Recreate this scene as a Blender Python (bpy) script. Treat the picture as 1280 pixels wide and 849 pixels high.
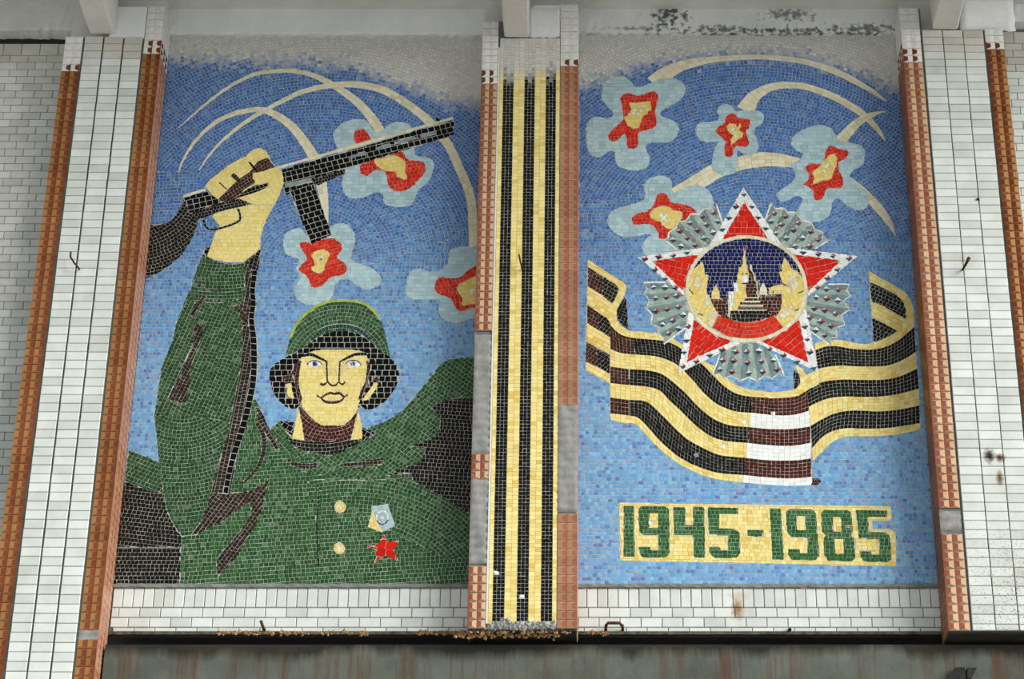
import bpy, math, random
import numpy as np
from mathutils import Vector, Matrix
random.seed(7); rng = np.random.default_rng(7)
for o in list(bpy.data.objects): bpy.data.objects.remove(o)
scene = bpy.context.scene
COL = scene.collection

# ---------------------------------------------------------------- camera, sky, light, exposure
FPX, CXP, CYP = 2800.0, 732.0, 424.5            # focal length and principal point for a 1280x849 frame
PITCH = math.radians(27.6)
CAM = Vector((0.0, -13.2, 1.6))
cd = bpy.data.cameras.new('camera'); cam = bpy.data.objects.new('camera', cd); COL.objects.link(cam)
cam.location = CAM; cam.rotation_euler = (math.pi/2 + PITCH, 0, 0)
cd.sensor_width = 36.0; cd.lens = FPX/1280*36.0
cd.shift_x = (640-CXP)/1280
cd.clip_end = 500
scene.camera = cam
world = bpy.data.worlds.new('overcast_sky'); scene.world = world; world.use_nodes = True
wb = world.node_tree.nodes['Background']
wb.inputs['Color'].default_value = (0.86, 0.93, 1.0, 1); wb.inputs['Strength'].default_value = 0.62
sd = bpy.data.lights.new('hazy_sun', 'SUN'); sun = bpy.data.objects.new('hazy_sun', sd); COL.objects.link(sun)
sd.energy = 4.1; sd.angle = math.radians(50); sd.color = (1.0, 0.985, 0.95)
sun.location = (12, -14, 14)
sun.rotation_euler = Vector((-1.10, 0.70, -0.42)).to_track_quat('-Z', 'Y').to_euler()
vs = scene.view_settings
vs.view_transform = 'Standard'; vs.look = 'None'; vs.gamma = 1.0; vs.use_curve_mapping = False
vs.exposure = 0.06

# ---------------------------------------------------------------- geometry helpers
def at(px, py, Y=0.0):
    dx = (px-CXP)/FPX; du = (CYP-py)/FPX
    d = Vector((dx, math.cos(PITCH)-du*math.sin(PITCH), math.sin(PITCH)+du*math.cos(PITCH)))
    t = (Y-CAM.y)/d.y
    return CAM + d*t
def at2(px, py, Y=0.0):
    v = at(px, py, Y); return (v.x, v.z)
def proj(X, Y, Z):
    y = Y-CAM.y; z = Z-CAM.z
    w = y*math.cos(PITCH)+z*math.sin(PITCH); u = -y*math.sin(PITCH)+z*math.cos(PITCH)
    return CXP+FPX*(X-CAM.x)/w, CYP-FPX*u/w
def lin(c):
    return tuple(((v/255)/12.92 if v/255 <= 0.04045 else ((v/255+0.055)/1.055)**2.4) for v in c)
WLOC = {}
def link(o, parent=None, loc=(0,0,0)):
    COL.objects.link(o); loc = Vector(loc)
    if parent is not None:
        o.parent = parent; o.location = loc-WLOC[parent.name]
    else: o.location = loc
    WLOC[o.name] = loc
    return o
def thing(name, label, cat, loc, group=None):
    o = bpy.data.objects.new(name, None); o.empty_display_size = 0.1
    link(o, None, loc); o['label'] = label; o['category'] = cat
    if group: o['group'] = group
    return o
def tag(o, label, cat, group=None):
    o['label'] = label; o['category'] = cat
    if group: o['group'] = group
    return o
def mesh(name, V, F, mats, mi=None, smooth=False):
    m = bpy.data.meshes.new(name); m.from_pydata([tuple(v) for v in V], [], F)
    for k in (mats if isinstance(mats, (list, tuple)) else [mats]): m.materials.append(k)
    if mi: m.polygons.foreach_set('material_index', mi)
    if smooth: m.polygons.foreach_set('use_smooth', [True]*len(F))
    m.update(); return m
def box_vf(x0, x1, y0, y1, z0, z1):
    V = [(x0,y0,z0),(x1,y0,z0),(x1,y1,z0),(x0,y1,z0),(x0,y0,z1),(x1,y0,z1),(x1,y1,z1),(x0,y1,z1)]
    F = [(0,3,2,1),(4,5,6,7),(0,1,5,4),(1,2,6,5),(2,3,7,6),(3,0,4,7)]
    return V, F
def join_vf(L):
    V = []; F = []
    for v, f in L:
        n = len(V); V += list(v); F += [tuple(i+n for i in q) for q in f]
    return V, F
def obj(name, m, parent=None, loc=(0,0,0), kind=None):
    o = bpy.data.objects.new(name, m); link(o, parent, loc)
    if kind: o['kind'] = kind
    return o
def bevelled(name, L, mat, parent=None, width=0.01, kind=None, loc=(0,0,0)):
    V, F = join_vf(L); o = obj(name, mesh(name, V, F, mat), parent, loc, kind)
    b = o.modifiers.new('bevel', 'BEVEL'); b.width = width; b.segments = 2
    return o
def tube_vf(pts, r, n=7):
    V = []; F = []; P = [Vector(p) for p in pts]
    for i, p in enumerate(P):
        t = (P[min(i+1, len(P)-1)]-P[max(i-1, 0)]).normalized()
        a = t.cross(Vector((0.3, 1, 0.2))).normalized(); b = t.cross(a)
        rr = r[i] if isinstance(r, (list, tuple)) else r
        for k in range(n):
            an = 2*math.pi*k/n; V.append(p+(a*math.cos(an)+b*math.sin(an))*rr)
    for i in range(len(P)-1):
        for k in range(n):
            F.append((i*n+k, i*n+(k+1)%n, (i+1)*n+(k+1)%n, (i+1)*n+k))
    F.append(tuple(range(n-1, -1, -1))); F.append(tuple(range((len(P)-1)*n, len(P)*n)))
    return V, F

# ---------------------------------------------------------------- materials
def nt(name):
    m = bpy.data.materials.new(name); m.use_nodes = True
    return m, m.node_tree.nodes, m.node_tree.links, m.node_tree.nodes['Principled BSDF']
def noise(N, L, scale, detail=4, vec=None, rough=0.6):
    n = N.new('ShaderNodeTexNoise'); n.inputs['Scale'].default_value = scale; n.inputs['Detail'].default_value = detail
    n.inputs['Roughness'].default_value = rough
    if vec is not None: L.new(vec, n.inputs['Vector'])
    return n
def ramp(N, L, src, stops):
    r = N.new('ShaderNodeValToRGB'); L.new(src, r.inputs['Fac'])
    while len(r.color_ramp.elements) < len(stops): r.color_ramp.elements.new(0.5)
    for e, (p, c) in zip(r.color_ramp.elements, stops):
        e.position = p; e.color = (*c, 1) if len(c) == 3 else c
    return r
def mixc(N, L, fac, a, b, mode='MIX'):
    x = N.new('ShaderNodeMix'); x.data_type = 'RGBA'; x.blend_type = mode
    for s, v in ((x.inputs[0], fac), (x.inputs[6], a), (x.inputs[7], b)):
        if isinstance(v, bpy.types.NodeSocket): L.new(v, s)
        elif isinstance(v, (int, float)): s.default_value = v
        else: s.default_value = (*v, 1)
    return x.outputs[2]
def geo_pos(N): return N.new('ShaderNodeNewGeometry').outputs['Position']
def bump(N, L, B, h, strength=0.3, dist=0.01):
    b = N.new('ShaderNodeBump'); b.inputs['Strength'].default_value = strength; b.inputs['Distance'].default_value = dist
    L.new(h, b.inputs['Height']); L.new(b.outputs['Normal'], B.inputs['Normal'])
def math_n(N, L, op, a, b=None):
    m = N.new('ShaderNodeMath'); m.operation = op
    for i, v in enumerate((a, b)):
        if v is None: continue
        if isinstance(v, bpy.types.NodeSocket): L.new(v, m.inputs[i])
        else: m.inputs[i].default_value = v
    return m.outputs[0]

def mottled(name, c1, c2, scale=6, rough=0.85, bs=0.35, bscale=60, spec=0.3):
    m, N, L, B = nt(name); pos = geo_pos(N)
    n = noise(N, L, scale, 6, pos); r = ramp(N, L, n.outputs['Fac'], [(0.3, lin(c1)), (0.7, lin(c2))])
    L.new(r.outputs['Color'], B.inputs['Base Color']); B.inputs['Roughness'].default_value = rough
    B.inputs['Specular IOR Level'].default_value = spec
    n2 = noise(N, L, bscale, 5, pos); bump(N, L, B, n2.outputs['Fac'], bs, 0.006)
    return m
M = {}
M['grout'] = mottled('mosaic_grout', (180,180,168), (202,200,188), 9)
M['mortar'] = mottled('grey_mortar', (112,114,110), (142,143,138), 14)
M['joint'] = mottled('dark_tile_joint', (96,102,98), (122,128,122), 12)
M['patch'] = mottled('bare_cement', (128,128,123), (160,159,153), 16, bs=0.6)
M['rust'] = mottled('rusty_steel', (48,36,30), (104,66,44), 30, 0.8)
M['edge'] = mottled('grimy_steel_edge', (44,42,36), (112,104,90), 18, 0.8)
M['darksteel'] = mottled('dark_steel', (20,21,20), (44,42,38), 20, 0.7)
M['crumb'] = mottled('rusty_rubble', (58,36,22), (214,172,118), 60, 0.95)
M['ground'] = mottled('pale_paving', (176,174,166), (200,198,190), 2)
M['soffit'] = mottled('shade_toned_soffit', (34,34,30), (58,56,50), 8)  # near-black tone carries the shade of undersides and the slot
# whitewashed concrete of the canopy, peeling to dark mould in one stretch
def whitewash(name, c1, c2, mould=False):
    m, N, L, B = nt(name); pos = geo_pos(N)
    n = noise(N, L, 3.0, 6, pos); col = ramp(N, L, n.outputs['Fac'], [(0.3, lin(c1)), (0.7, lin(c2))]).outputs['Color']
    n3 = noise(N, L, 26.0, 6, pos)
    if mould:
        for (px, py, rx, rz, st) in ((836,20,.14,.10,.95), (982,17,.22,.07,.75), (905,37,.5,.035,.8), (1080,36,.3,.05,.8), (990,38,.4,.025,.8), (800,36,.35,.02,.6)):
            p = at2(px, py, -0.045)
            mp = N.new('ShaderNodeMapping'); mp.inputs['Location'].default_value = (-p[0]/rx, 0, -p[1]/rz)
            mp.inputs['Scale'].default_value = (1/rx, 0, 1/rz); L.new(pos, mp.inputs['Vector'])
            ln = N.new('ShaderNodeVectorMath'); ln.operation = 'LENGTH'; L.new(mp.outputs['Vector'], ln.inputs[0])
            d = math_n(N, L, 'ADD', ln.outputs['Value'], math_n(N, L, 'MULTIPLY', math_n(N, L, 'SUBTRACT', n3.outputs['Fac'], 0.47), 5.0))
            rr = ramp(N, L, d, [(0.3, (st,)*3), (1.0, (0,0,0))])
            col = mixc(N, L, rr.outputs['Color'], col, lin((74,78,72)))
    L.new(col, B.inputs['Base Color']); B.inputs['Roughness'].default_value = 0.9
    bump(N, L, B, n3.outputs['Fac'], 0.5, 0.012)
    return m
M['white'] = whitewash('whitewashed_concrete', (222,224,224), (240,240,238))
M['mould'] = whitewash('mouldy_whitewash', (214,216,216), (236,236,234), True)
M['ceil'] = whitewash('grey_concrete_ceiling', (206,206,198), (226,226,220))
M['beamw'] = whitewash('painted_beam', (212,208,200), (232,228,222))
# glazed tesserae: the colour of every tile is stored on the tile
def tessera_mat():
    m, N, L, B = nt('glazed_tessera')
    a = N.new('ShaderNodeVertexColor'); a.layer_name = 'tile_colour'
    n = noise(N, L, 220, 3, geo_pos(N)); r = ramp(N, L, n.outputs['Fac'], [(0.3, (0.93,0.93,0.93)), (0.7, (1.05,1.05,1.05))])
    L.new(mixc(N, L, 1.0, a.outputs['Color'], r.outputs['Color'], 'MULTIPLY'), B.inputs['Base Color'])
    B.inputs['Roughness'].default_value = 0.42; B.inputs['Specular IOR Level'].default_value = 0.10
    return m
M['tess'] = tessera_mat()
# white glazed wall tile with slight tints, grime specks and two rust stains
def white_tile(name, c1, c2, stains=(), speck=None):
    m, N, L, B = nt(name); pos = geo_pos(N)
    oi = N.new('ShaderNodeObjectInfo')
    col = ramp(N, L, oi.outputs['Random'], [(0.0, lin(c1)), (0.35, lin(tuple((a+b)/2 for a, b in zip(c1, c2)))), (1.0, lin(c2))]).outputs['Color']
    n = noise(N, L, 7, 6, pos); r = ramp(N, L, n.outputs['Fac'], [(0.3, (0.86,0.85,0.82)), (0.62, (1,1,1))])
    col = mixc(N, L, 1.0, col, r.outputs['Color'], 'MULTIPLY')
    nd = noise(N, L, 24, 6, pos, 0.7)
    for (p, rx, rz, c, st) in stains:
        mp = N.new('ShaderNodeMapping'); mp.inputs['Location'].default_value = (-p[0]/rx, 0, -p[1]/rz)
        mp.inputs['Scale'].default_value = (1/rx, 0, 1/rz); L.new(pos, mp.inputs['Vector'])
        ln = N.new('ShaderNodeVectorMath'); ln.operation = 'LENGTH'; L.new(mp.outputs['Vector'], ln.inputs[0])
        d = math_n(N, L, 'ADD', ln.outputs['Value'], math_n(N, L, 'MULTIPLY', math_n(N, L, 'SUBTRACT', nd.outputs['Fac'], 0.5), 1.6))
        rr = ramp(N, L, d, [(0.25, (st,)*3), (1.0, (0,0,0))])
        col = mixc(N, L, rr.outputs['Color'], col, lin(c))
    if speck:
        p, rx, rz, c, st = speck
        mp = N.new('ShaderNodeMapping'); mp.inputs['Location'].default_value = (-p[0]/rx, 0, -p[1]/rz)
        mp.inputs['Scale'].default_value = (1/rx, 0, 1/rz); L.new(pos, mp.inputs['Vector'])
        ln = N.new('ShaderNodeVectorMath'); ln.operation = 'LENGTH'; L.new(mp.outputs['Vector'], ln.inputs[0])
        area = ramp(N, L, ln.outputs['Value'], [(0.2, (1,1,1)), (1.0, (0,0,0))])
        ns = noise(N, L, 90, 4, pos, 0.7); sp = ramp(N, L, ns.outputs['Fac'], [(0.54, (0,0,0)), (0.64, (st,)*3)])
        col = mixc(N, L, math_n(N, L, 'MULTIPLY', area.outputs['Color'], sp.outputs['Color']), col, lin(c))
    L.new(col, B.inputs['Base Color']); B.inputs['Roughness'].default_value = 0.3; B.inputs['Specular IOR Level'].default_value = 0.35
    return m
PD = 0.26                                            # how far the pilasters stand out from the mosaic wall
M['tile'] = white_tile('white_glazed_tile', (205,209,202), (227,231,225),
    stains=[(at2(1236,571,-PD), .05, .062, (58,38,18), 1.0), (at2(1250,574,-PD), .042, .04, (98,68,32), 1.0),
            (at2(1249,598,-PD), .03, .06, (112,84,40), 1.0), (at2(922,762), .05, .10, (150,106,52), .9),
            (at2(923,745), .09, .05, (196,176,140), .6), (at2(1206,325,-PD), .13, .08, (184,172,150), .5)],
    speck=(at2(1275,755,-PD), .55, .75, (128,98,60), .9))
M['tile_painted'] = white_tile('painted_over_tile', (196,192,182), (212,208,198))
M['tile_grey'] = white_tile('dull_white_tile', (196,197,189), (220,220,212))
def glaze(name, c1, c2):
    m, N, L, B = nt(name); pos = geo_pos(N); oi = N.new('ShaderNodeObjectInfo')
    s = N.new('ShaderNodeSeparateXYZ'); L.new(pos, s.inputs[0])
    v = N.new('ShaderNodeCombineXYZ'); L.new(s.outputs[0], v.inputs[0]); L.new(math_n(N, L, 'MULTIPLY', s.outputs[2], 1.0), v.inputs[2])
    n = noise(N, L, 2.2, 3, v.outputs[0]); a = math_n(N, L, 'ADD', math_n(N, L, 'MULTIPLY', n.outputs['Fac'], 0.7), math_n(N, L, 'MULTIPLY', oi.outputs['Random'], 0.3))
    r = ramp(N, L, a, [(0.3, lin(c1)), (0.68, lin(c2))])
    L.new(r.outputs['Color'], B.inputs['Base Color']); B.inputs['Roughness'].default_value = 0.35
    B.inputs['Specular IOR Level'].default_value = 0.2
    return m
M['g_red'] = glaze('terracotta_glaze', (136,76,54), (156,94,72))
M['g_cream'] = glaze('peach_glaze', (186,144,108), (206,170,134))
M['g_grey'] = glaze('taupe_glaze', (146,112,90), (168,138,114))
M['g_dark'] = glaze('oxblood_glaze', (100,48,24), (124,64,36))
M['g_orange'] = glaze('amber_glaze', (150,100,50), (172,126,76))
M['g_brown'] = glaze('brown_glaze', (128,80,46), (148,100,64))
M['g_tan'] = glaze('tan_glaze', (162,120,90), (182,140,108))
M['g_pink'] = glaze('dusty_pink_glaze', (158,104,80), (178,130,106))
M['g_paint'] = mottled('white_paint_on_relief', (214,212,206), (232,230,224), 20, 0.8)
# lower wall: green grey concrete, vertical rust runs, contact shade and grime painted dark along its top
def lower_mat():
    m, N, L, B = nt('rust_streaked_concrete'); pos = geo_pos(N)
    n = noise(N, L, 2.5, 6, pos); col = ramp(N, L, n.outputs['Fac'], [(0.3, lin((70,77,69))), (0.7, lin((106,112,102)))]).outputs['Color']
    mp = N.new('ShaderNodeMapping'); mp.inputs['Scale'].default_value = (1, 1, 0.05); L.new(pos, mp.inputs['Vector'])
    n2 = noise(N, L, 7.5, 6, mp.outputs['Vector'], 0.72); r2 = ramp(N, L, n2.outputs['Fac'], [(0.5, (0,0,0)), (0.64, (0.85,)*3)])
    col = mixc(N, L, r2.outputs['Color'], col, lin((86,50,28)))
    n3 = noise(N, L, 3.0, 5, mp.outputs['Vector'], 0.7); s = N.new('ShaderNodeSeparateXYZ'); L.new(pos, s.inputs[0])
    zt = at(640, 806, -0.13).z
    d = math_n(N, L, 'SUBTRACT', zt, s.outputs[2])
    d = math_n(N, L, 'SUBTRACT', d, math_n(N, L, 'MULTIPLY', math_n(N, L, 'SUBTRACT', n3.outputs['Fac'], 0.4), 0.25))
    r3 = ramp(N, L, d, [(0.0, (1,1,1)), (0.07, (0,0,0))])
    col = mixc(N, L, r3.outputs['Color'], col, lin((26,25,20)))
    n5 = noise(N, L, 1.3, 4, pos); r5 = ramp(N, L, n5.outputs['Fac'], [(0.45, (0,0,0)), (0.7, (.5,)*3)])
    col = mixc(N, L, r5.outputs['Color'], col, lin((70,58,40)))
    L.new(col, B.inputs['Base Color']); B.inputs['Roughness'].default_value = 0.9
    n4 = noise(N, L, 30, 6, pos); bump(N, L, B, n4.outputs['Fac'], 0.4, 0.01)
    return m
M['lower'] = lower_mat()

# ================================================================ THE SETTING
def avx(pairs, Y): return sum(at(x, y, Y).x for x, y in pairs)/len(pairs)
def zat(y, Y=0.0): return at(CXP, y, Y).z
XW0, XW1 = -5.2, 4.9                                     # how far the wall runs on either side of the frame
ZC = zat(16)                                             # underside of the canopy
# ground in front
V, F = box_vf(-30, 30, -40, 6, -0.2, 0); g = obj('floor', mesh('floor', V, F, M['ground']), kind='structure')
YLOW = -0.13
# panels: the recessed fields between the pilasters
PL = dict(x0=avx([(212,48),(143,734)], 0), x1=avx([(606,100),(588,730)], 0)+0.03, z0=zat(731), z1=zat(46))
PR = dict(x0=avx([(723,60),(719,728)], 0)-0.03, x1=avx([(1120,45),(1178,730)], 0), z0=zat(731), z1=zat(44))
ZD0 = zat(792)                                           # lower edge of the tiled wall
wall = obj('wall_back', mesh('wall_back', *box_vf(XW0, XW1, 0.012, 0.5, ZD0, ZC+0.3), M['joint']), kind='structure')
XLOW = avx([(180, 300), (123.4, 750)], -PD)+0.018
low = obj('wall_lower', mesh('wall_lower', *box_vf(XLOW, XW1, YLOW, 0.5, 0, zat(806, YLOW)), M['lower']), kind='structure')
sof = obj('trim_1', mesh('soffit', *box_vf(XW0, XW1, 0.012, 0.49, ZD0-0.02, ZD0-0.001), M['soffit']), kind='structure')

# ---- white wall tiles (shared meshes, one object per tile)
def tile_mesh(name, w, h, t, mat, ch=0.0035):
    a, b = w/2, h/2
    V = [(-a,0,-b),(a,0,-b),(a,0,b),(-a,0,b),(-a,-t+ch,-b),(a,-t+ch,-b),(a,-t+ch,b),(-a,-t+ch,b),
         (-a+ch,-t,-b+ch),(a-ch,-t,-b+ch),(a-ch,-t,b-ch),(-a+ch,-t,b-ch)]
    F = [(0,1,5,4),(1,2,6,5),(2,3,7,6),(3,0,4,7),(4,5,9,8),(5,6,10,9),(6,7,11,10),(7,4,8,11),(8,9,10,11)]
    return mesh(name, V, F, mat)
def put(name, m, parent, x, y, z, rot=None):
    o = bpy.data.objects.new(name, m); link(o, parent, (x, y, z))
    if rot: o.rotation_euler = rot
    return o
TCACHE = {}
def tile_of(w, h, mat):
    k = (round(w, 3), round(h, 3), mat)
    if k not in TCACHE: TCACHE[k] = tile_mesh('white_tile', k[0], k[1], 0.010, M[mat])
    return TCACHE[k]
def jit(s=0.0012): return random.uniform(-s, s)
# dado of white tiles under each mosaic: a soldier course, then three stretcher courses
def dado(x0, x1, shift):
    zt = zat(735.5); S = 0.0655; Lr = 0.131
    zb = zt-0.128
    n = int(round((x1-x0)/0.0647)); w = (x1-x0)/n
    for i in range(n):
        put('tile', tile_of(w-0.004, 0.123, 'tile'), wall, x0+w*(i+.5), 0.012+jit(), zt-0.0635)
    z = zb
    for r in range(3):
        h = S if r < 2 else max(0.03, z-ZD0-0.008)
        off = (0.35, 0.86, 0.15)[r]+shift; x = x0-Lr*(1-off % 1)
        while x < x1-0.01:
            a, b = max(x, x0), min(x+Lr, x1)
            if b-a > 0.02: put('tile', tile_of(b-a-0.004, h-0.004, 'tile'), wall, (a+b)/2, 0.012+jit(), z-h/2)
            x += Lr
        z -= h
dado(PL['x0']+0.002, PL['x1']-0.03, 0.0); dado(PR['x0']+0.03, PR['x1']-0.002, 0.22)
# running bond on the two flanking walls
def flank(nm, x0, x1, ytop, ybot, painted_rows):
    z = zat(ytop); zend = zat(ybot); r = 0; S = 0.0605; Lr = 0.131
    w = obj(nm, mesh(nm, *box_vf(x0, x1, 0.004, 0.013, zend, z), M['joint']), kind='structure')
    while z > zend:
        h = S if r else 0.10
        x = x0-Lr*((r*0.5+0.07*(r % 3)) % 1)
        while x < x1:
            a, b = max(x, x0), min(x+Lr, x1)
            px, py = proj(b, 0, z)
            if b-a > 0.02 and px > -12 and proj(a, 0, z)[0] < 1292:
                mt = 'tile_painted' if r < painted_rows else ('tile_grey' if x0 < -2 else 'tile')
                put('tile', tile_of(b-a-0.0035, h-0.0035, mt), w, (a+b)/2, 0.004+jit(), z-h/2)
            x += Lr
        z -= h; r += 1
    return w

# ---- relief tiles: a row of small hipped ridges, two glazes per ridge
def relief_mesh(name, n, w, h, t, cols):
    V = []; F = []; mi = []
    u = w/n; g = 0.0010; b = h/2-g; rl = h*0.26
    for k in range(n):
        xa, xb = -w/2+u*k+(g if k == 0 else 0.0004), -w/2+u*(k+1)-(g if k == n-1 else 0.0004); xm = (xa+xb)/2
        i = len(V)
        V += [(xa,-0.004,-b),(xb,-0.004,-b),(xb,-0.004,b),(xa,-0.004,b),(xm,-t,-rl),(xm,-t,rl)]
        F += [(i,i+4,i+5,i+3),(i+1,i+2,i+5,i+4),(i,i+1,i+4),(i+2,i+3,i+5)]; mi += [0,1,2,2]
    i = len(V); a = w/2-g
    V += [(-a,0,-b),(a,0,-b),(a,0,b),(-a,0,b),(-a,-0.004,-b),(a,-0.004,-b),(a,-0.004,b),(-a,-0.004,b)]
    F += [(i,i+1,i+5,i+4),(i+1,i+2,i+6,i+5),(i+2,i+3,i+7,i+6),(i+3,i,i+4,i+7)]; mi += [2]*4
    return mesh(name, V, F, [M[c] for c in cols], mi)
RH = 0.0585
SETS = {'pale': ('g_red','g_cream','g_grey'), 'warm': ('g_dark','g_orange','g_brown'), 'paint': ('g_paint',)*3,
        'half_pale': ('g_dark','g_paint','g_paint'), 'half_warm': ('g_dark','g_paint','g_paint'), 'red': ('g_brown','g_red','g_brown'), 'side': ('g_pink','g_red','g_cream'), 'mid': ('g_red','g_tan','g_tan')}
RC = {}
def relief(n, w, cols, flip):
    k = (n, round(w, 3), cols, flip)
    if k not in RC:
        c = SETS[cols]; c = (c[1], c[0], c[2]) if flip else c
        RC[k] = relief_mesh('relief_tile', n, k[1], RH-0.001, 0.009, c)
    return RC[k]
def relief_column(parent, x0, x1, ytop, ybot, cols, flip, ypaint, patches=(), side=None, n=2, Y=None):
    """rows of relief tiles; side = +1 / -1 puts them on the right / left flank of the pilaster"""
    Y = -PD if Y is None else Y
    z = zat(ytop, -PD); zend = zat(ybot, -PD); w = x1-x0; k = 0
    nr = round((z-zend)/RH); rh = (z-zend)/nr
    for k in range(nr):
        zc = z-rh/2; py = proj(0, -PD, zc)[1]
        if not any(a < py < b for a, b in patches):
            yp = ypaint+2.5*math.sin(k*1.3)
            c = 'paint' if py < yp-13 else (('half_'+('pale' if cols in ('pale','red','side','mid') else 'warm')) if py < yp else cols)
            m = relief(n, w, c, flip)
            if side is None: put('relief_tile', m, parent, (x0+x1)/2, Y+jit(.0006), zc)
            else:
                o = put('relief_tile', m, parent, Y, (x0+x1)/2, zc, (0, 0, side*math.pi/2))
        z -= rh
def patch(parent, x0, x1, ya, yb, seed):
    """bare cement where relief tiles fell off, still ribbed by their beds"""
    z1, z0 = zat(ya, -PD), zat(yb, -PD); nz = max(4, int((z1-z0)/0.015)); nx = 10; V = []; F = []
    r = random.Random(seed)
    for j in range(nz+1):
        for i in range(nx+1):
            x = x0+(x1-x0)*i/nx; z = z0+(z1-z0)*j/nz
            rib = 0.006*math.cos(z/RH*2*math.pi)+0.0018*math.sin(x*60+z*9)
            edge = 0 if 0 < i < nx and 0 < j < nz else 0.004
            V.append((x, -PD-0.005+rib+edge+r.uniform(-.0015, .0015), z))
    for j in range(nz):
        for i in range(nx):
            a = j*(nx+1)+i; F.append((a, a+1, a+nx+2, a+nx+1))
    obj('cement_patch', mesh('cement_patch', V, F, M['patch'], smooth=True), parent, WLOC[parent.name]*0)
def white_columns(parent, edges, ytop, ybot, paint_y, S=0.0622):
    for c, (a, b) in enumerate(edges):
        z = zat(ytop, -PD)-0.002*c; zend = zat(ybot, -PD)
        while z-S > zend-0.03:
            zc = z-S/2; py = proj(0, -PD, zc)[1]; h = min(S, z-zend)
            if h > 0.02:
                mt = 'tile_painted' if py < paint_y+random.uniform(-3, 3) else 'tile'
                put('tile', tile_of(b-a, h-0.003, mt), parent, (a+b)/2+jit(.0008), -PD+jit(.0008), z-h/2)
            z -= S
# ---- left pilaster
def av2(x300, x750): return avx([(x300, 300), (x750, 750)], -PD)
ls0, ls1 = av2(53, -13.5), av2(77, 11); lc = [(av2(79.4,14), av2(101.7,40.8)), (av2(103.8,43), av2(128.6,68.7)), (av2(130.8,71), av2(154,96.5))]
rs0, rs1 = av2(156.5, 99.5), av2(180, 123.4)
pil = thing('pilaster', 'white tiled pilaster with amber relief edges, left of the soldier mosaic', 'pilaster', ((ls0+rs1)/2, -PD/2, 0))
obj('core', mesh('core', *join_vf([box_vf(ls0+.004, rs1-.004, -PD+0.006, -0.004, 0, zat(46,-PD)), box_vf(lc[1][1], rs1-.004, -PD+0.006, -0.004, zat(46,-PD), zat(8,-PD))]), M['joint']), pil)
obj('plaster_neck', mesh('plaster_neck', *box_vf(ls0+.004, rs1-.02, -0.15, -0.004, zat(46,-PD)+.001, ZC), M['ceil']), pil)
relief_column(pil, ls0, ls1, 46, 880, 'warm', True, 92)
relief_column(pil, rs0, rs1, 8, 880, 'warm', True, 62, patches=[(788, 800)])
relief_column(pil, -PD+0.006, -0.004, 8, 880, 'side', False, 66, side=1, n=3, Y=rs1-0.004)
patch(pil, rs0, rs1, 787, 801, 5)
white_columns(pil, lc, 46, 875, 72)
obj('plaster_cap', mesh('plaster_cap', *box_vf(lc[1][0]+.03, rs0-.004, -PD-0.004, -PD+0.01, zat(48,-PD), zat(9,-PD)), M['white']), pil)
# ---- central pilaster with the ribbon mosaic
C0 = avx([(603,100),(583,770)], -PD); C1 = avx([(624,100),(605,770)], -PD)
C2 = avx([(701.5,150),(694.5,770)], -PD); C3 = avx([(724,150),(719.7,770)], -PD)
pic = thing('pilaster', 'narrow pilaster between the two large mosaics, edged with terracotta relief tiles and cement patches', 'pilaster', ((C0+C3)/2, -PD/2, zat(787,-PD)))
for a_, b_, y_ in ((C0+.004, C1+.006, .006), (C1+.006, C2-.001, .0095), (C2-.001, C3-.004, .006)):
    obj('core', mesh('core', *box_vf(a_, b_, -PD+y_, -0.004, zat(786,-PD), zat(26,-PD)), M['joint']), pic)
obj('core', mesh('core', *join_vf([ box_vf((C1+C2)/2+.02, C3-.004, -PD+0.006, -0.004, zat(26,-PD), zat(6,-PD))]), M['white']), pic)
obj('plaster_neck', mesh('plaster_neck', *box_vf(C0+.004, C3-.02, -0.15, -0.004, zat(26,-PD)+.001, ZC), M['ceil']), pic)
relief_column(pic, C0, C1, 27, 786, 'pale', False, 104, patches=[(419, 567), (594, 705)])
relief_column(pic, C2, C3, 6, 786, 'mid', True, 88, patches=[(502, 640)])
relief_column(pic, -PD+0.006, -0.004, 27, 786, 'side', True, 100, side=-1, n=3, Y=C0+0.004)
relief_column(pic, -PD+0.006, -0.004, 6, 786, 'side', False, 90, side=1, n=3, Y=C3-0.004)
patch(pic, C0, C1, 419, 567, 1); patch(pic, C0, C1, 594, 705, 2); patch(pic, C2, C3, 502, 640, 3)
obj('mortar_edge', mesh('mortar_edge', *box_vf(C1+.001, C1+.012, -PD-0.007, -PD+0.01, zat(780,-PD), zat(60,-PD)), M['g_paint']), pic)
# ---- right pilaster
def av3(x300, x): return avx([(x300, 300)], -PD)
q0 = avx([(1146.5,300),(1184.5,770)], -PD); q1 = q0+0.1335; gcol = 0.1438; wcol = 0.1375
rcs = [(q1+0.014+gcol*i, q1+0.014+gcol*i+wcol) for i in range(3)]
q2 = rcs[2][1]+0.014; q3 = q2+0.128
pir = thing('pilaster', 'white tiled pilaster with peach relief edges and rust spots, right of the ribbon star mosaic', 'pilaster', ((q0+q3)/2, -PD/2, zat(788,-PD)))
obj('core', mesh('core', *join_vf([box_vf(q0+.004, q3-.004, -PD+0.006, -0.004, zat(789,-PD), zat(37,-PD)), box_vf(q0+.004, rcs[0][0], -PD+0.006, -0.004, zat(37,-PD), zat(10,-PD))]), M['joint']), pir)
obj('plaster_neck', mesh('plaster_neck', *box_vf(q0+.02, q3-.004, -0.15, -0.004, zat(37,-PD)+.001, ZC), M['ceil']), pir)
relief_column(pir, q0, q1, 10, 789, 'pale', False, 74, patches=[(639, 663)])
relief_column(pir, q2, q3, 36, 789, 'warm', False, 66)
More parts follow.
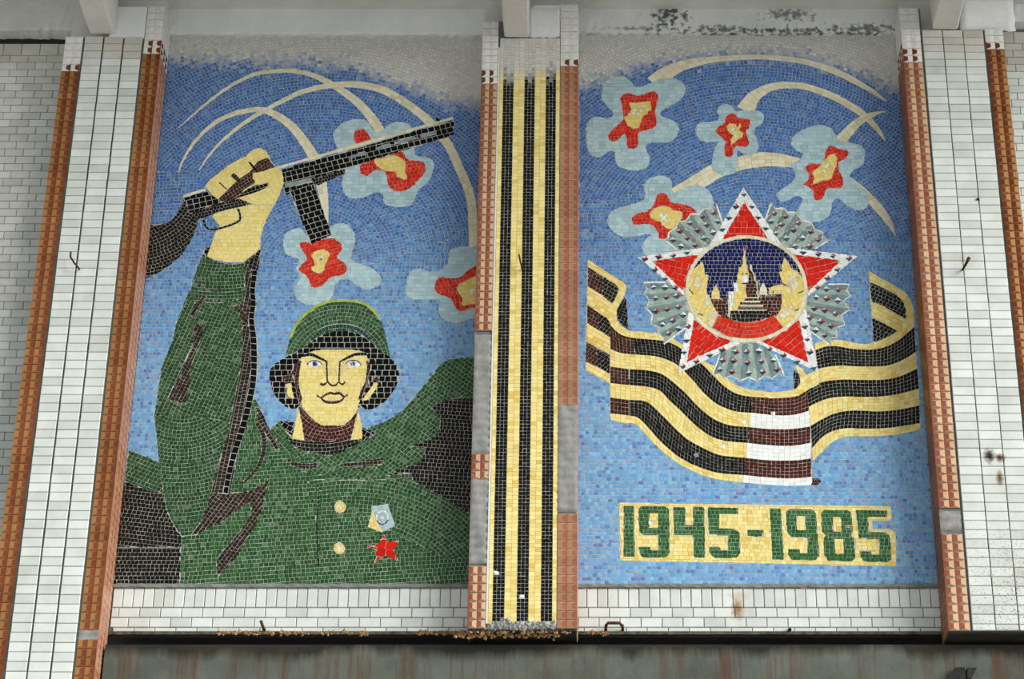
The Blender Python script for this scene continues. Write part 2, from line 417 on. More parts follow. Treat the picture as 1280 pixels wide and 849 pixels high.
relief_column(pir, -PD+0.006, -0.004, 10, 789, 'red', True, 66, side=-1, n=3, Y=q0+0.004)
patch(pir, q0, q1, 639, 663, 4)
white_columns(pir, rcs, 38, 789, 66)
for nm_, pp_, xa_, xb_, yb_ in (('underside_shade_plate', pic, C0, C3, 786), ('underside_shade_plate', pir, q0, q3, 789)):
    obj(nm_, mesh(nm_, *box_vf(xa_+.006, xb_-.006, -PD+0.01, -0.004, zat(yb_,-PD)-0.012, zat(yb_,-PD)), M['soffit']), pp_)  # plates added to colour the pilaster undersides as dark as shade
# ---- flanking walls
flank('wall_left', XW0, ls0-0.001, 55, 880, 2)
flank('wall_right', q3+0.001, XW1, 40, 790, 5)
# ---- canopy: slab, fascia strips, beams running out over the viewer
ceil = obj('ceiling', mesh('ceiling', *box_vf(XW0, XW1, -3.4, 0.3, ZC, ZC+0.25), M['ceil']), kind='structure')
def wavy_fascia(name, x0, x1, y_lo, y_hi, mat, Y0=-0.045, amp=0.006, seed=0):
    n = 60; V = []; F = []; r = random.Random(seed); za, zb = zat(y_lo), zat(y_hi)+0.02
    prof = [(0.02, 0.0), (Y0+0.012, 0.0), (Y0, 0.014), (Y0-0.004, 0.5), (Y0, 1.0), (0.02, 1.0)]
    for i in range(n+1):
        x = x0+(x1-x0)*i/n
        for (y, t) in prof:
            z = za+(zb-za)*t if t > 0.02 else za+t
            k = amp if t < 0.9 else 0
            V.append((x, y+r.uniform(-k, k)*.5, z+r.uniform(-k, k)*(1 if t < .3 else 0)))
    m = len(prof)
    for i in range(n):
        for k in range(m-1): F.append((i*m+k, i*m+k+1, (i+1)*m+k+1, (i+1)*m+k))
    return obj(name, mesh(name, V, F, mat), kind='structure')
wavy_fascia('trim_2', PL['x0']-0.03, C0+0.02, 46.5, 16, M['white'], seed=1)
wavy_fascia('trim_3', C3-0.02, PR['x1']+0.03, 44.5, 14, M['mould'], amp=0.012, seed=2)
wavy_fascia('trim_4', XW0, ls0+0.01, 49, 12, M['ceil'], Y0=-0.12, seed=3)
wavy_fascia('trim_5', q3-0.01, XW1, 36, 0, M['white'], Y0=-0.10, seed=4)
obj('trim_6', mesh('slot_shade_strip', *box_vf(XW0, ls0+0.01, 0.0, 0.012, zat(56), zat(48)), M['soffit']), kind='structure')  # flat dark strip painted in place of the shade inside the gap
def beam(label, xa, xb, ylow, m):
    """a rib under the canopy, at right angles to the wall, resting on the pilaster"""
    x0, x1 = at(xa, ylow, -PD).x, at(xb, ylow, -PD).x; z0 = zat(ylow, -PD)
    V = []; F = []; n = 14; r = random.Random(int(xa))
    for i in range(n+1):
        y = -PD-0.012+(-3.0)*i/n; j = lambda: r.uniform(-.003, .003)
        V += [(x0+j(), y, z0+0.012+j()), (x0+0.012, y, z0+j()), (x1-0.012, y, z0+j()), (x1+j(), y, z0+0.012+j()), (x1, y, ZC), (x0, y, ZC)]
    for i in range(n):
        for k in range(6): F.append((i*6+k, i*6+(k+1) % 6, (i+1)*6+(k+1) % 6, (i+1)*6+k))
    F += [tuple(range(6)), tuple(range(n*6+5, n*6-1, -1))]
    o = obj('ceiling_beam', mesh('ceiling_beam', V, F, m, smooth=False)); tag(o, label, 'beam', 'canopy beams'); return o
beam('whitewashed canopy beam resting on the pilaster beside the soldier', 112.5, 143.5, 43.5, M['beamw'])
beam('whitewashed canopy beam resting on the pilaster with the striped mosaic', 630, 662, 47.5, M['beamw'])
beam('whitewashed canopy beam resting on the pilaster beside the star medal', 1165, 1197, 37.5, M['beamw'])
# lump of fresh plaster over the right pilaster, plaster over the centre
def slab(parent, name, xa, xb, ya, yb, mat, y0=-PD-0.006, y1=-PD+0.02, seed=0):
    nx, nz = 14, 6; V = []; F = []; r = random.Random(seed)
    X0, X1, Z0, Z1 = at(xa,(ya+yb)/2,-PD).x, at(xb,(ya+yb)/2,-PD).x, zat(yb,-PD), zat(ya,-PD)
    for j in range(nz+1):
        for i in range(nx+1):
            e = i in (0, nx) or j in (0, nz)
            V.append((X0+(X1-X0)*i/nx+(r.uniform(-.008,.008) if e else 0), (y1 if e else y0)+r.uniform(-.002,.002), Z0+(Z1-Z0)*j/nz+(r.uniform(-.008,.008) if e else 0)))
    for j in range(nz):
        for i in range(nx):
            a = j*(nx+1)+i; F.append((a, a+1, a+nx+2, a+nx+1))
    return obj(name, mesh(name, V, F, mat, smooth=True), parent, (0,0,0))
slab(pic, 'plaster_coat', 659, 702, 5, 49, M['white'], seed=2)
slab(pir, 'plaster_cap', 1199, 1268, -6, 37, M['white'], y0=-PD-0.03, seed=3)

# ================================================================ THE MOSAICS
# Every tessera is cut and laid one by one: a motif is an outline on the wall, its tiles are laid in
# rows (straight, in rings, or along a band) and cut where another motif begins.
CROP = dict(a=(180,60,4.992), b=(380,80,4.992), c=(160,180,4.992), d=(380,240,4.992), e=(140,340,4.992), f=(320,370,4.992),
    g=(380,420,4.992), h=(120,480,4.992), i=(120,580,4.992), j=(360,580,4.992), k=(710,60,4.992), l=(900,60,4.992),
    m=(720,200,4.992), n=(920,200,4.992), o=(720,340,4.992), p=(920,340,4.992), q=(720,460,4.992), r=(920,460,4.992),
    s=(720,590,4.992), t=(920,590,4.992), u=(840,270,6.737), v=(800,230,9.846), w=(840,380,5.818), x=(340,370,4.467), _=(0,0,1.0))
def P(c, *xy):
    x0, y0, s = CROP[c]
    return [(x0+xy[i]/s, y0+xy[i+1]/s) for i in range(0, len(xy), 2)]
def smooth_closed(pts, n=4):
    out = []; L = len(pts)
    for i in range(L):
        p0, p1, p2, p3 = pts[i-1], pts[i], pts[(i+1) % L], pts[(i+2) % L]
        for k in range(n):
            t = k/n; t2 = t*t; t3 = t2*t
            out.append(tuple(0.5*((2*b)+(-a+c)*t+(2*a-5*b+4*c-d)*t2+(-a+3*b-3*c+d)*t3) for a, b, c, d in zip(p0, p1, p2, p3)))
    return out
def smooth_open(pts, n=5):
    q = [pts[0]]+list(pts)+[pts[-1]]; out = []
    for i in range(1, len(q)-2):
        for k in range(n):
            t = k/n; t2 = t*t; t3 = t2*t
            out.append(tuple(0.5*((2*b)+(-a+c)*t+(2*a-5*b+4*c-d)*t2+(-a+3*b-3*c+d)*t3) for a, b, c, d in zip(q[i-1], q[i], q[i+1], q[i+2])))
    out.append(tuple(pts[-1])); return out
PAL = {
 'sky_hi': [((68,114,178),8),((79,125,186),6),((60,103,168),4),((94,136,188),2),((84,112,152),1)],
 'sky_lo': [((110,168,214),8),((124,180,221),6),((98,156,209),4),((118,161,209),3),((92,134,194),2),((136,158,200),1.2),((104,121,180),.6)],
 'cream': [((222,214,182),5),((230,222,192),4),((212,202,168),2)],
 'pale': [((170,198,204),5),((180,206,210),4),((162,188,194),3)],
 'red': [((210,44,22),5),((196,38,20),3),((222,58,34),3)],
 'redbig': [((214,36,18),5),((204,32,16),4)],
 'yellow': [((230,206,122),5),((235,213,130),4),((224,198,110),2)],
 'white': [((238,240,236),3),((228,230,226),2)],
 'skin': [((236,216,136),6),((239,221,144),4),((231,208,124),2)],
 'black': [((8,8,8),4),((12,12,11),3),((16,15,14),1)],
 'soot': [((24,21,17),4),((31,27,22),3),((18,16,13),3)],
 'brown': [((62,30,20),4),((74,36,24),4),((52,26,18),3)],
 'umber': [((46,33,25),4),((38,28,21),3),((54,39,30),3)],
 'maroon': [((70,26,18),4),((84,32,22),3),((58,24,18),2)],
 'green': [((42,84,42),6),((48,92,48),5),((36,74,37),4),((60,100,58),2),((88,112,84),.8)],
 'green2': [((40,74,40),6),((48,84,46),5),((34,64,34),4),((60,92,58),2),((90,110,88),.6)],
 'dkgreen': [((30,64,34),4),((36,74,40),4),((26,56,30),3)],
 'helmet': [((52,92,52),5),((44,80,46),5),((62,100,60),3),((36,70,44),2)],
 'teal': [((34,74,66),3),((28,64,58),2)],
 'olive': [((172,186,84),3),((160,176,78),2)],
 'navy': [((18,24,84),5),((24,30,96),4),((14,18,70),3)],
 'steel': [((128,146,150),3),((144,160,162),2)],
 'fan': [((158,178,168),4),((148,168,158),4),((166,184,174),3)],
 'fan2': [((112,132,132),4),((122,142,140),4),((104,124,126),2)],
 'bandy': [((236,216,138),6),((240,223,150),4),((230,204,118),3),((224,192,100),1)],
 'bandk': [((18,17,14),5),((25,23,19),4),((14,13,11),3)],
 'digit': [((44,98,48),5),((36,86,42),5),((56,108,56),2),((80,112,78),.7)],
 'orange': [((178,92,42),1)],
 'blue': [((40,60,130),1)],
}
PALN = {k: (np.array([lin(c) for c, w in v]), np.array([w for c, w in v], float)) for k, v in PAL.items()}
RES = 0.002
GAP = dict(skin=.04, pale=.04, cream=.04, bandy=.06, yellow=.04, white=.04, fan=.05, steel=.05, olive=.05, fan2=.05, sky=.145, redbig=.06, red=.08)
JIT = dict(skin=.022, pale=.022, cream=.022, yellow=.025, bandy=.035, white=.02)
def wl(px): return at2(px[0], px[1])

class Mosaic:
    def __init__(s, x0, x1, z0, z1, Y, paint):
        s.x0, s.x1, s.z0, s.z1, s.Y, s.paint = x0, x1, z0, z1, Y, paint
        s.nx = int((x1-x0)/RES)+1; s.nz = int((z1-z0)/RES)+1
        s.lab = np.full((s.nz, s.nx), -1, np.int16); s.shapes = []
    def w(s, p): return at2(p[0], p[1], s.Y)
    def fill(s, rings, idx):
        allp = [p for r in rings for p in r]
        r0 = max(0, int((min(p[1] for p in allp)-s.z0)/RES)-1); r1 = min(s.nz, int((max(p[1] for p in allp)-s.z0)/RES)+2)
        c0 = max(0, int((min(p[0] for p in allp)-s.x0)/RES)-1); c1 = min(s.nx, int((max(p[0] for p in allp)-s.x0)/RES)+2)
        if r1 <= r0 or c1 <= c0: return
        cnt = np.zeros((r1-r0, c1-c0+1), np.int16)
        for ring in rings:
            for (xa, za), (xb, zb) in zip(ring, ring[1:]+ring[:1]):
                if za == zb: continue
                if za > zb: xa, za, xb, zb = xb, zb, xa, za
                ra = max(r0, math.ceil((za-s.z0)/RES-0.5)); rb = min(r1-1, math.ceil((zb-s.z0)/RES-0.5)-1)
                if rb < ra: continue
                rr = np.arange(ra, rb+1); zz = s.z0+(rr+0.5)*RES
                xx = xa+(xb-xa)*(zz-za)/(zb-za)
                cc = np.clip(np.ceil((xx-s.x0)/RES-0.5).astype(int), c0, c1)-c0
                np.add.at(cnt, (rr-r0, cc), 1)
        mask = (np.cumsum(cnt, 1) % 2 == 1)[:, :-1]
        s.lab[r0:r1, c0:c1][mask] = idx
    # ---- outlines
    def poly(s, part, pal, pts, lay=('g', 0, .027), sm=False, holes=(), big=None):
        ring = [s.w(p) for p in (smooth_closed(pts) if sm else pts)]
        rings = [ring]+[[s.w(p) for p in h] for h in holes]
        s.shapes.append((part, pal, lay, rings)); s.fill(rings, len(s.shapes)-1)
    def band(s, part, pal, up, lo, size=.027, alen=None, sm=True, bond=False):
        """tiles laid along a band between two edges"""
        U = [s.w(p) for p in (smooth_open(up) if sm else up)]; D = [s.w(p) for p in (smooth_open(lo) if sm else lo)]
        s.shapes.append((part, pal, ('b', U, D, size, alen or size, bond), [U+D[::-1]])); s.fill([U+D[::-1]], len(s.shapes)-1)
    def stroke(s, part, pal, pts, wd, size=.027, alen=None, sm=True):
        if not isinstance(wd, (list, tuple)): wd = [wd]*len(pts)
        q = smooth_open([(*p, w) for p, w in zip(pts, wd)]) if sm else [(*p, w) for p, w in zip(pts, wd)]
        up = []; lo = []
        for i in range(len(q)):
            a, b = q[max(i-1, 0)], q[min(i+1, len(q)-1)]
            dx, dy = b[0]-a[0], b[1]-a[1]; L = math.hypot(dx, dy) or 1
            nx, ny = -dy/L, dx/L; h = q[i][2]/2
            up.append((q[i][0]-nx*h, q[i][1]-ny*h)); lo.append((q[i][0]+nx*h, q[i][1]+ny*h))
        s.band(part, pal, up, lo, size, alen, sm=False)
    def disc(s, part, pal, c, rx, ry, lay=('g', 0, .02), n=20):
        s.poly(part, pal, [(c[0]+rx*math.cos(2*math.pi*k/n), c[1]+ry*math.sin(2*math.pi*k/n)) for k in range(n)], lay)
    # ---- laying
    def quads(s, lay, rings):
        if lay[0] == 'b':
            _, U, D, size, alen, bond = lay
            def res(pl, n):
                a = np.array(pl); d = np.concatenate([[0], np.cumsum(np.hypot(*np.diff(a, axis=0).T))])
                t = np.linspace(0, d[-1], n+1); return np.stack([np.interp(t, d, a[:, 0]), np.interp(t, d, a[:, 1])], 1)
            ln = max(sum(math.hypot(b[0]-a[0], b[1]-a[1]) for a, b in zip(q, q[1:])) for q in (U, D))
            n = max(1, round(ln/alen)); A, B = res(U, n), res(D, n)
            m = max(1, round(float(np.percentile(np.hypot(*(A-B).T), 75))/size))
            t = np.linspace(0, 1, m+1)
            G = A[:, None, :]*(1-t)[None, :, None]+B[:, None, :]*t[None, :, None]
            return np.stack([G[:-1, :-1], G[1:, :-1], G[1:, 1:], G[:-1, 1:]], 2).reshape(-1, 4, 2)
        pts = np.array([p for r in rings for p in r]); lo = pts.min(0); hi = pts.max(0)
        if lay[0] == 'g':
            an = math.radians(lay[1]); sz = lay[2]; asp = lay[3] if len(lay) > 3 else 1.0
            c, sn = math.cos(an), math.sin(an); R = np.array([[c, -sn], [sn, c]])
            cen = (lo+hi)/2; h = np.abs(R.T)@((hi-lo)/2)+sz
            us = []
            v = -h[1]
            while v < h[1]:
                sv = sz*random.uniform(.95, 1.05); n = int(2*h[0]/(sz*asp))+3
                e = -h[0]-random.random()*sz+np.concatenate([[0], np.cumsum(sz*asp*rng.uniform(.86, 1.14, n))])
                q = np.zeros((n, 4, 2)); q[:, 0, 0] = e[:-1]; q[:, 1, 0] = e[1:]; q[:, 2, 0] = e[1:]; q[:, 3, 0] = e[:-1]
                q[:, 0, 1] = q[:, 1, 1] = v; q[:, 2, 1] = q[:, 3, 1] = v+sv; us.append(q); v += sv
            Q = np.concatenate(us); return (Q.reshape(-1, 2)@R.T).reshape(-1, 4, 2)+cen
        if lay[0] == 'p':
            cen = np.array(s.w(lay[1])); sz = lay[2]
            cor = np.array([[lo[0], lo[1]], [lo[0], hi[1]], [hi[0], lo[1]], [hi[0], hi[1]]])-cen
            rmax = np.hypot(*cor.T).max(); dd = np.maximum(np.maximum(lo-cen, cen-hi), 0); rmin = max(sz*.4, np.hypot(*dd)-sz)
            us = []; r = rmin
            while r < rmax:
                n = max(6, int(2*math.pi*(r+sz/2)/sz)); a = np.linspace(0, 2*math.pi, n+1)+random.random()*6
                q = np.zeros((n, 4, 2))
                for k, (ra, ix) in enumerate(((r, 0), (r, 1), (r+sz, 1), (r+sz, 0))):
                    aa = a[:-1] if ix == 0 else a[1:]; q[:, k, 0] = cen[0]+ra*np.cos(aa); q[:, k, 1] = cen[1]+ra*np.sin(aa)
                us.append(q); r += sz
            Q = np.concatenate(us); c = Q.mean(1)
            return Q[((c > lo-sz) & (c < hi+sz)).all(1)]
    def cut(s, Q, idx, gap=.115):
        """keep what belongs to motif idx: whole tiles, and hulls of the cut ones"""
        n = 6; t = (np.arange(n)+.5)/n; U, W = np.meshgrid(t, t); U = U.ravel(); W = W.ravel()
        wts = np.stack([(1-U)*(1-W), U*(1-W), U*W, (1-U)*W], 1)
        S = np.einsum('pk,qkd->qpd', wts, Q)
        ci = ((S[..., 0]-s.x0)/RES).astype(int); ri = ((S[..., 1]-s.z0)/RES).astype(int)
        ok = (ci >= 0) & (ci < s.nx) & (ri >= 0) & (ri < s.nz)
        own = np.where(ok, s.lab[np.clip(ri, 0, s.nz-1), np.clip(ci, 0, s.nx-1)], -9) == idx
        k = own.sum(1); out = []
        full = k == n*n; F = Q[full]; c = F.mean(1, keepdims=True); F = c+(F-c)*(1-gap)
        if len(F): F = F+rng.normal(0, .0006, F.shape)
        out += list(F)
        for q in np.nonzero((k >= 4) & ~full)[0]:
            for ids in pieces(own[q], n):
                h = hull(S[q][ids])
                if len(h) >= 3:
                    h = np.array(h); c = h.mean(0); out.append(c+(h-c)*(1.22-gap))
        return out
    def build(s, root, name_of, extra=None):
        parts = {}
        for idx, (part, pal, lay, rings) in enumerate(s.shapes):
            if not (s.lab == idx).any(): continue
            T = s.cut(s.quads(lay, rings), idx, GAP.get(pal, .115))
            if not T: continue
            cen = np.array([t.mean(0) for t in T]); colr = s.colour(pal, cen)
            parts.setdefault(part, ([], [])); parts[part][0].extend(T); parts[part][1].extend(colr)
        objs = {}
        for part in sorted(parts, key=lambda p: p.count('/')):
            T, C = parts[part]; par = part.rsplit('/', 1)[0] if '/' in part else None
            nm = part.rsplit('/', 1)[-1].split('#')[0]
            o = obj(nm, tess_mesh(nm, T, C, s.Y), objs.get(par, root), (0, 0, 0), 'stuff'); objs[part] = o
        return objs
    def colour(s, pal, cen):
        if pal.startswith('sky'):
            z = cen[:, 1]; pz = np.array([proj(x, s.Y, zz)[1] for x, zz in cen])
            f = np.clip((pz-s.skysplit[0])/(s.skysplit[1]-s.skysplit[0])+rng.normal(0, .16, len(cen)), 0, 1)
            a, b = s.pick('sky_hi', len(cen)), s.pick('sky_lo', len(cen)); C = a*(1-f[:, None])+b*f[:, None]
        else: C = s.pick(pal, len(cen))
        C = C*rng.normal(1, JIT.get(pal, .05), (len(C), 1)).clip(.8, 1.25)
        if s.paint:
            xs = [p[0] for p in s.paint]; ys = [p[1] for p in s.paint]
            pp = np.array([proj(x, s.Y, zz) for x, zz in cen])
            f = np.clip((np.interp(pp[:, 0], xs, ys)-pp[:, 1]+5)/22+rng.normal(0, .22, len(C)), 0, 1)[:, None]
            f = f*.96
            C = C*(1-f)+np.array(lin((214,211,203)))*rng.normal(1, .05, (len(C), 1))*f
        return np.clip(C, .001, .95)
    def pick(s, pal, n):
        c, w = PALN[pal]; return c[rng.choice(len(c), n, p=w/w.sum())]
def pieces(own, n):
    """split the kept samples of a cut tile into convex enough chips"""
    left = set(np.nonzero(own)[0].tolist()); res = []
    while left:
        st = [left.pop()]; comp = []
        while st:
            a = st.pop(); comp.append(a); r, c = divmod(a, n)
            for b in ((a-1) if c else -1, (a+1) if c < n-1 else -1, a-n, a+n):
                if b in left: left.discard(b); st.append(b)
        res.append(comp)
    def rec(ids, d):
        if len(ids) < 3: return []
        P_ = [(i % n, i//n) for i in ids]; h = hull(P_)
        if len(h) < 3: return []
        s_ = set(ids); bad = 0
        for i in range(n*n):
            if i in s_: continue
            x, y = i % n, i//n
            if all((b[0]-a[0])*(y-a[1])-(b[1]-a[1])*(x-a[0]) >= 0 for a, b in zip(h, h[1:]+h[:1])): bad += 1
        if bad <= 1 or d == 0: return [ids]
        best = None
        for ax in (0, 1):
            for cut_ in range(1, n):
                A_ = [i for i in ids if (i % n, i//n)[ax] < cut_]; B_ = [i for i in ids if (i % n, i//n)[ax] >= cut_]
                if len(A_) < 2 or len(B_) < 2: continue
                def badness(q):
                    hh = hull([(i % n, i//n) for i in q])
                    if len(hh) < 3: return 0
                    ar = abs(sum(a[0]*b[1]-b[0]*a[1] for a, b in zip(hh, hh[1:]+hh[:1])))/2
                    return ar-len(q)*.6
                v = badness(A_)+badness(B_)
                if best is None or v < best[0]: best = (v, A_, B_)
        if best is None: return [ids]
        return rec(best[1], d-1)+rec(best[2], d-1)
    return [q for c in res for q in rec(c, 2)]
def hull(p):
    p = sorted(map(tuple, p))
    def half(pp):
        h = []
        for q in pp:
            while len(h) > 1 and (h[-1][0]-h[-2][0])*(q[1]-h[-2][1])-(h[-1][1]-h[-2][1])*(q[0]-h[-2][0]) <= 1e-10: h.pop()
            h.append(q)
        return h
    a, b = half(p), half(p[::-1]); return a[:-1]+b[:-1]
def tess_mesh(name, T, C, Y):
    """one prism per tessera: face and four (or more) sides, standing 2 mm off the mortar bed"""
    V = []; lt = []; lv = []; cc = []; nv = 0
    for t, c in zip(T, C):
        n = len(t); area = sum(t[i-1][0]*t[i][1]-t[i][0]*t[i-1][1] for i in range(n))
        if area < 0: t = t[::-1]
        y = Y-0.0016-random.random()*.0006; ax, az = random.gauss(0, .012), random.gauss(0, .012)
        m = (sum(p[0] for p in t)/n, sum(p[1] for p in t)/n)
        for p in t: V += (p[0], y+ax*(p[0]-m[0])+az*(p[1]-m[1]), p[1])
        for p in t: V += (p[0], Y+.002, p[1])
        lt.append(n); lv += range(nv, nv+n)
        for i in range(n):
            j = (i+1) % n; lt.append(4); lv += (nv+j, nv+i, nv+n+i, nv+n+j)
        cc += list(c)+[1.0]; cc = cc
        V_n = 2*n; nv += V_n
        tess_mesh.reps.append(V_n)
    reps = tess_mesh.reps; tess_mesh.reps = []
    me = bpy.data.meshes.new(name); me.vertices.add(nv); me.vertices.foreach_set('co', V)
    me.loops.add(len(lv)); me.loops.foreach_set('vertex_index', lv)
    me.polygons.add(len(lt)); ls = np.concatenate([[0], np.cumsum(lt)[:-1]]).astype(np.int32)
    me.polygons.foreach_set('loop_start', ls); me.polygons.foreach_set('loop_total', np.array(lt, np.int32))
    me.polygons.foreach_set('use_smooth', [False]*len(lt)); me.update(calc_edges=True)
    ca = me.color_attributes.new('tile_colour', 'FLOAT_COLOR', 'POINT')
    ca.data.foreach_set('color', np.repeat(np.array(cc, np.float32).reshape(-1, 4), reps, axis=0).ravel())
    me.materials.append(M['tess']); return me
tess_mesh.reps = []

# ---------------------------------------------------------------- left mosaic: the soldier
bed = 0.006
A = Mosaic(PL['x0'], PL['x1'], PL['z0'], PL['z1'], 0.0, [(200,80),(330,84),(440,88),(470,104),(520,118),(560,134),(620,140)])
A.skysplit = (250, 430)
T_ = .0262
A.poly('sky', 'sky', [(100,40),(640,40),(640,740),(100,740)], ('g', 0, T_))
A.poly('sky', 'sky', [(180,40),(640,40),(640,240),(560,300),(470,330),(330,330),(300,300),(180,215)], ('p', (388, 330), T_))
A.poly('sky', 'sky', [(180,215),(250,215),(252,315),(240,345),(180,345)], ('g', 3, T_))
cr = dict(size=.030, alen=.05)
A.stroke('light_trail', 'cream', P('_',223.1,160.2,240,145,260,128,280,113,300,101,320,92.6,340,89.4,360,88.6,380,91,396,96,410,103,418,107.5,434,118,448,129,460,142,470,155,476,166), [1,2,3,3.6,4,4.4,4.6,5,5.5,6.5,7.5,8,9,10,11,12,12], **cr)
A.stroke('light_trail#2', 'cream', P('_',249,213,260,196,276,178,292,164,308,152,324,142,340,133,356,125,372,117,388,112,404,108.5,420,106,440,105.6,456,107,472,110.5,488,117,504,127,520,138,532,148,540,156,558,178,566,192,573,208,581,226,587,243,590.5,265,592,312), [1,2.4,3.4,4,4.5,5,5,5.4,6,6,6.5,7,8,8.5,9,9.5,10,10,10.5,11,11,11,11,11,11,11,11], **cr)
# bursts
A.poly('firework_burst', 'pale', P('b',215,540,185,470,195,415,235,372,300,348,370,347,405,370,440,425,480,425,520,385,580,362,640,370,672,400,690,540,700,575,760,580,808,610,802,680,770,740,712,790,690,849,660,884,600,894,540,888,500,869,490,809,430,808,380,830,310,840,260,820,240,770,245,700,262,640), ('g', 0, .030, 1.6), sm=True)
A.poly('firework_burst/red_core', 'red', P('b',310,450,325,415,370,405,395,430,415,470,400,485,330,497,312,470), ('g', 10, .030), sm=True)
A.poly('firework_burst/red_core', 'red', P('b',350,640,365,615,440,595,550,565,610,545,640,590,690,605,740,610,760,650,745,690,710,730,670,770,610,795,550,785,525,750,515,690,490,665,430,670,400,700,360,690,345,660), ('g', 10, .030), sm=True)
A.poly('firework_burst/yellow_centre', 'yellow', P('b',440,598,480,590,560,572,610,590,635,625,630,670,645,710,620,720,580,700,570,675,520,670,480,655,450,630), ('g', 15, .030), sm=True)
A.poly('firework_burst#2', 'pale', P('_',354.3,300,357,292,366,287,376,286,386,297,400,292,413,284,420,280,432,280,441,288,444,300,440,316,440,326,450,330,464,335,474,344,476.5,352,470,359,458,362,448,358,436,350,426,349,418,358,416,368,410,376,398,380.5,385,381,374,376,368.5,368,370,356,376,348,372,342,370,336,374,325,368,322,358,318,354.5,310), ('g', 0, .030, 1.6), sm=True)
A.stroke('light_trail#3', 'cream', P('_',223,217,228,202,240,182,254,166,270,153,288,144,304,139.5,320,137,332,138.5,346,144.5,360,154,372,166,382,180,392,196,398,212,402,232,406,255,409.5,279), [1,2.6,3.6,4.2,5,5.5,6,6.5,7.5,9,10,11,12,13,14,13.5,9,2], **cr)
A.poly('firework_burst#2/red_core', 'red', P('_',375,308,376,303,386,303,414,298,423,302,427.5,308,425,316,421,321,423,325,430,328,433.6,336,430,343,420,345,412,348,404,356,397,360,389,358,386,350,382,344,377,341,373.5,337,376,332,384,324.5,380,316), ('g', 20, .026), sm=True)
A.poly('firework_burst#2/yellow_centre', 'yellow', P('d',50,390,80,365,130,362,160,385,150,420,130,460,125,490,95,510,55,495,45,475,65,460,60,425,45,400), ('g', 20, .028), sm=True)
A.poly('firework_burst#2/glint', 'white', P('d',92,402,102,396,114,400,118,412,104,414,94,412), ('g', 0, .03))
A.disc('firework_burst#2/glint', 'blue', P('d',104,420)[0], 1.6, 1.3)
A.poly('firework_burst#3', 'pale', P('d',915,360,980,343,1050,345,1130,350,1130,790,1065,785,1000,803,950,818,890,805,850,770,840,720,855,676,780,670,690,670,650,655,632,620,640,575,650,520,680,490,740,485,800,500,850,490,895,450,910,400), ('g', 0, .030, 1.6), sm=True)
A.poly('firework_burst#3/red_core', 'red', P('d',830,545,860,530,920,540,980,530,1010,500,1050,475,1130,462,1130,738,1065,725,1020,735,975,745,945,720,920,670,880,650,835,635,815,600), ('g', 10, .028), sm=True)
A.poly('firework_burst#3/yellow_centre', 'yellow', P('d',955,590,980,570,1020,550,1130,515,1130,702,1050,700,985,710,990,670,965,630), ('g', 10, .030), sm=True)
A.disc('firework_burst#3/glint', 'white', P('d',1046,622)[0], 3, 3.4)
# soldier: tunic first, then everything that lies over it
S_ = 'soldier'
A.poly(S_, 'green', P('_',316,500,319,499,326,510,332,524,337,537,345,529,349,526,358,532,455,540,464,533,480,528,494,520,504,512,520,494,540,470,550,456,560,450,580,447,640,446,640,745,222,745,226,690,228,672,239,668,270,640), ('g', 4, .0275))
A.poly(S_, 'green', P('_',400,560,455,548,464,533,480,528,494,520,504,512,520,494,540,470,550,456,560,450,580,447,640,446,640,480,560,500,545,540,520,590,440,600,380,590), ('g', -38, .0275))
A.poly(S_, 'green', P('_',380,600,640,600,640,690,560,700,520,680,470,655,420,625), ('p', (430, 800), .0275))
A.poly('soldier/shoulder', 'green2', P('h',205,412,300,450,395,492,405,570,420,690,330,668,260,640,180,605), ('g', -22, .0265))
A.poly('soldier/back_shadow', 'soot', P('i',180,108,260,140,330,166,420,182,432,250,460,340,500,410,540,462,530,560,520,660,512,800,60,800,90,560), ('g', -7, .0268))
A.poly('soldier/back_shadow', 'soot', P('i',60,520,530,520,520,800,60,800), ('g', 0, .0268))
SL = P('_',253,318,249,330,245,340,240,358,231,376,222,398,217,420,210,440,202,460,199,480,196,500,193,520,195,546,198,570,201,592,204,616,208,634,213,648,220,660,228,671,238,669,262,650,285,616,290,594,296,570,305,540,312,514,318,490,321,480,322,460,322,440,321,420,318,396,321,380,319,364,321,340,324,314,300,330,275,329)
A.poly('soldier/raised_sleeve', 'green2', SL, ('g', 72, .0265))
A.poly('soldier/raised_sleeve', 'green2', P('_',253,318,249,330,245,340,240,358,232,374,270,380,319,370,321,340,324,314,300,330,275,329), ('p', (290, 190), .0265))
A.poly('soldier/raised_sleeve', 'green2', P('_',193,520,240,520,300,530,296,570,288,600,262,650,238,669,228,671,220,660,213,648,208,634,204,616,198,570), ('p', (232, 480), .0265))
A.poly('soldier/sleeve_fold', 'umber', P('_',307,318,306,340,307,366,304,380,296,386,303,400,303,420,301,460,297,480,293,500,290,515,286,540,276,570,270,594,264,616,288,617,296,570,305,540,312,514,318,490,321,460,321,420,317,396,319,380,317,364,319,340,322,316), ('g', 84, .0262))
A.poly('soldier/sleeve_fold', 'umber', P('e',755,212,790,210,835,255,850,300,850,340,815,330,800,270), ('g', -40, .026))
A.poly('soldier/sleeve_fold', 'umber', P('e',540,325,572,362,550,430,520,510,495,580,487,650,490,700,480,719,460,809,455,825,400,810,355,795,385,720,430,640,460,550,495,480,515,400,505,350), ('g', 70, .0255), sm=True)
A.poly('soldier/sleeve_fold', 'umber', P('e',568,148,588,153,548,205,512,285,488,272,508,205), ('g', 62, .025))
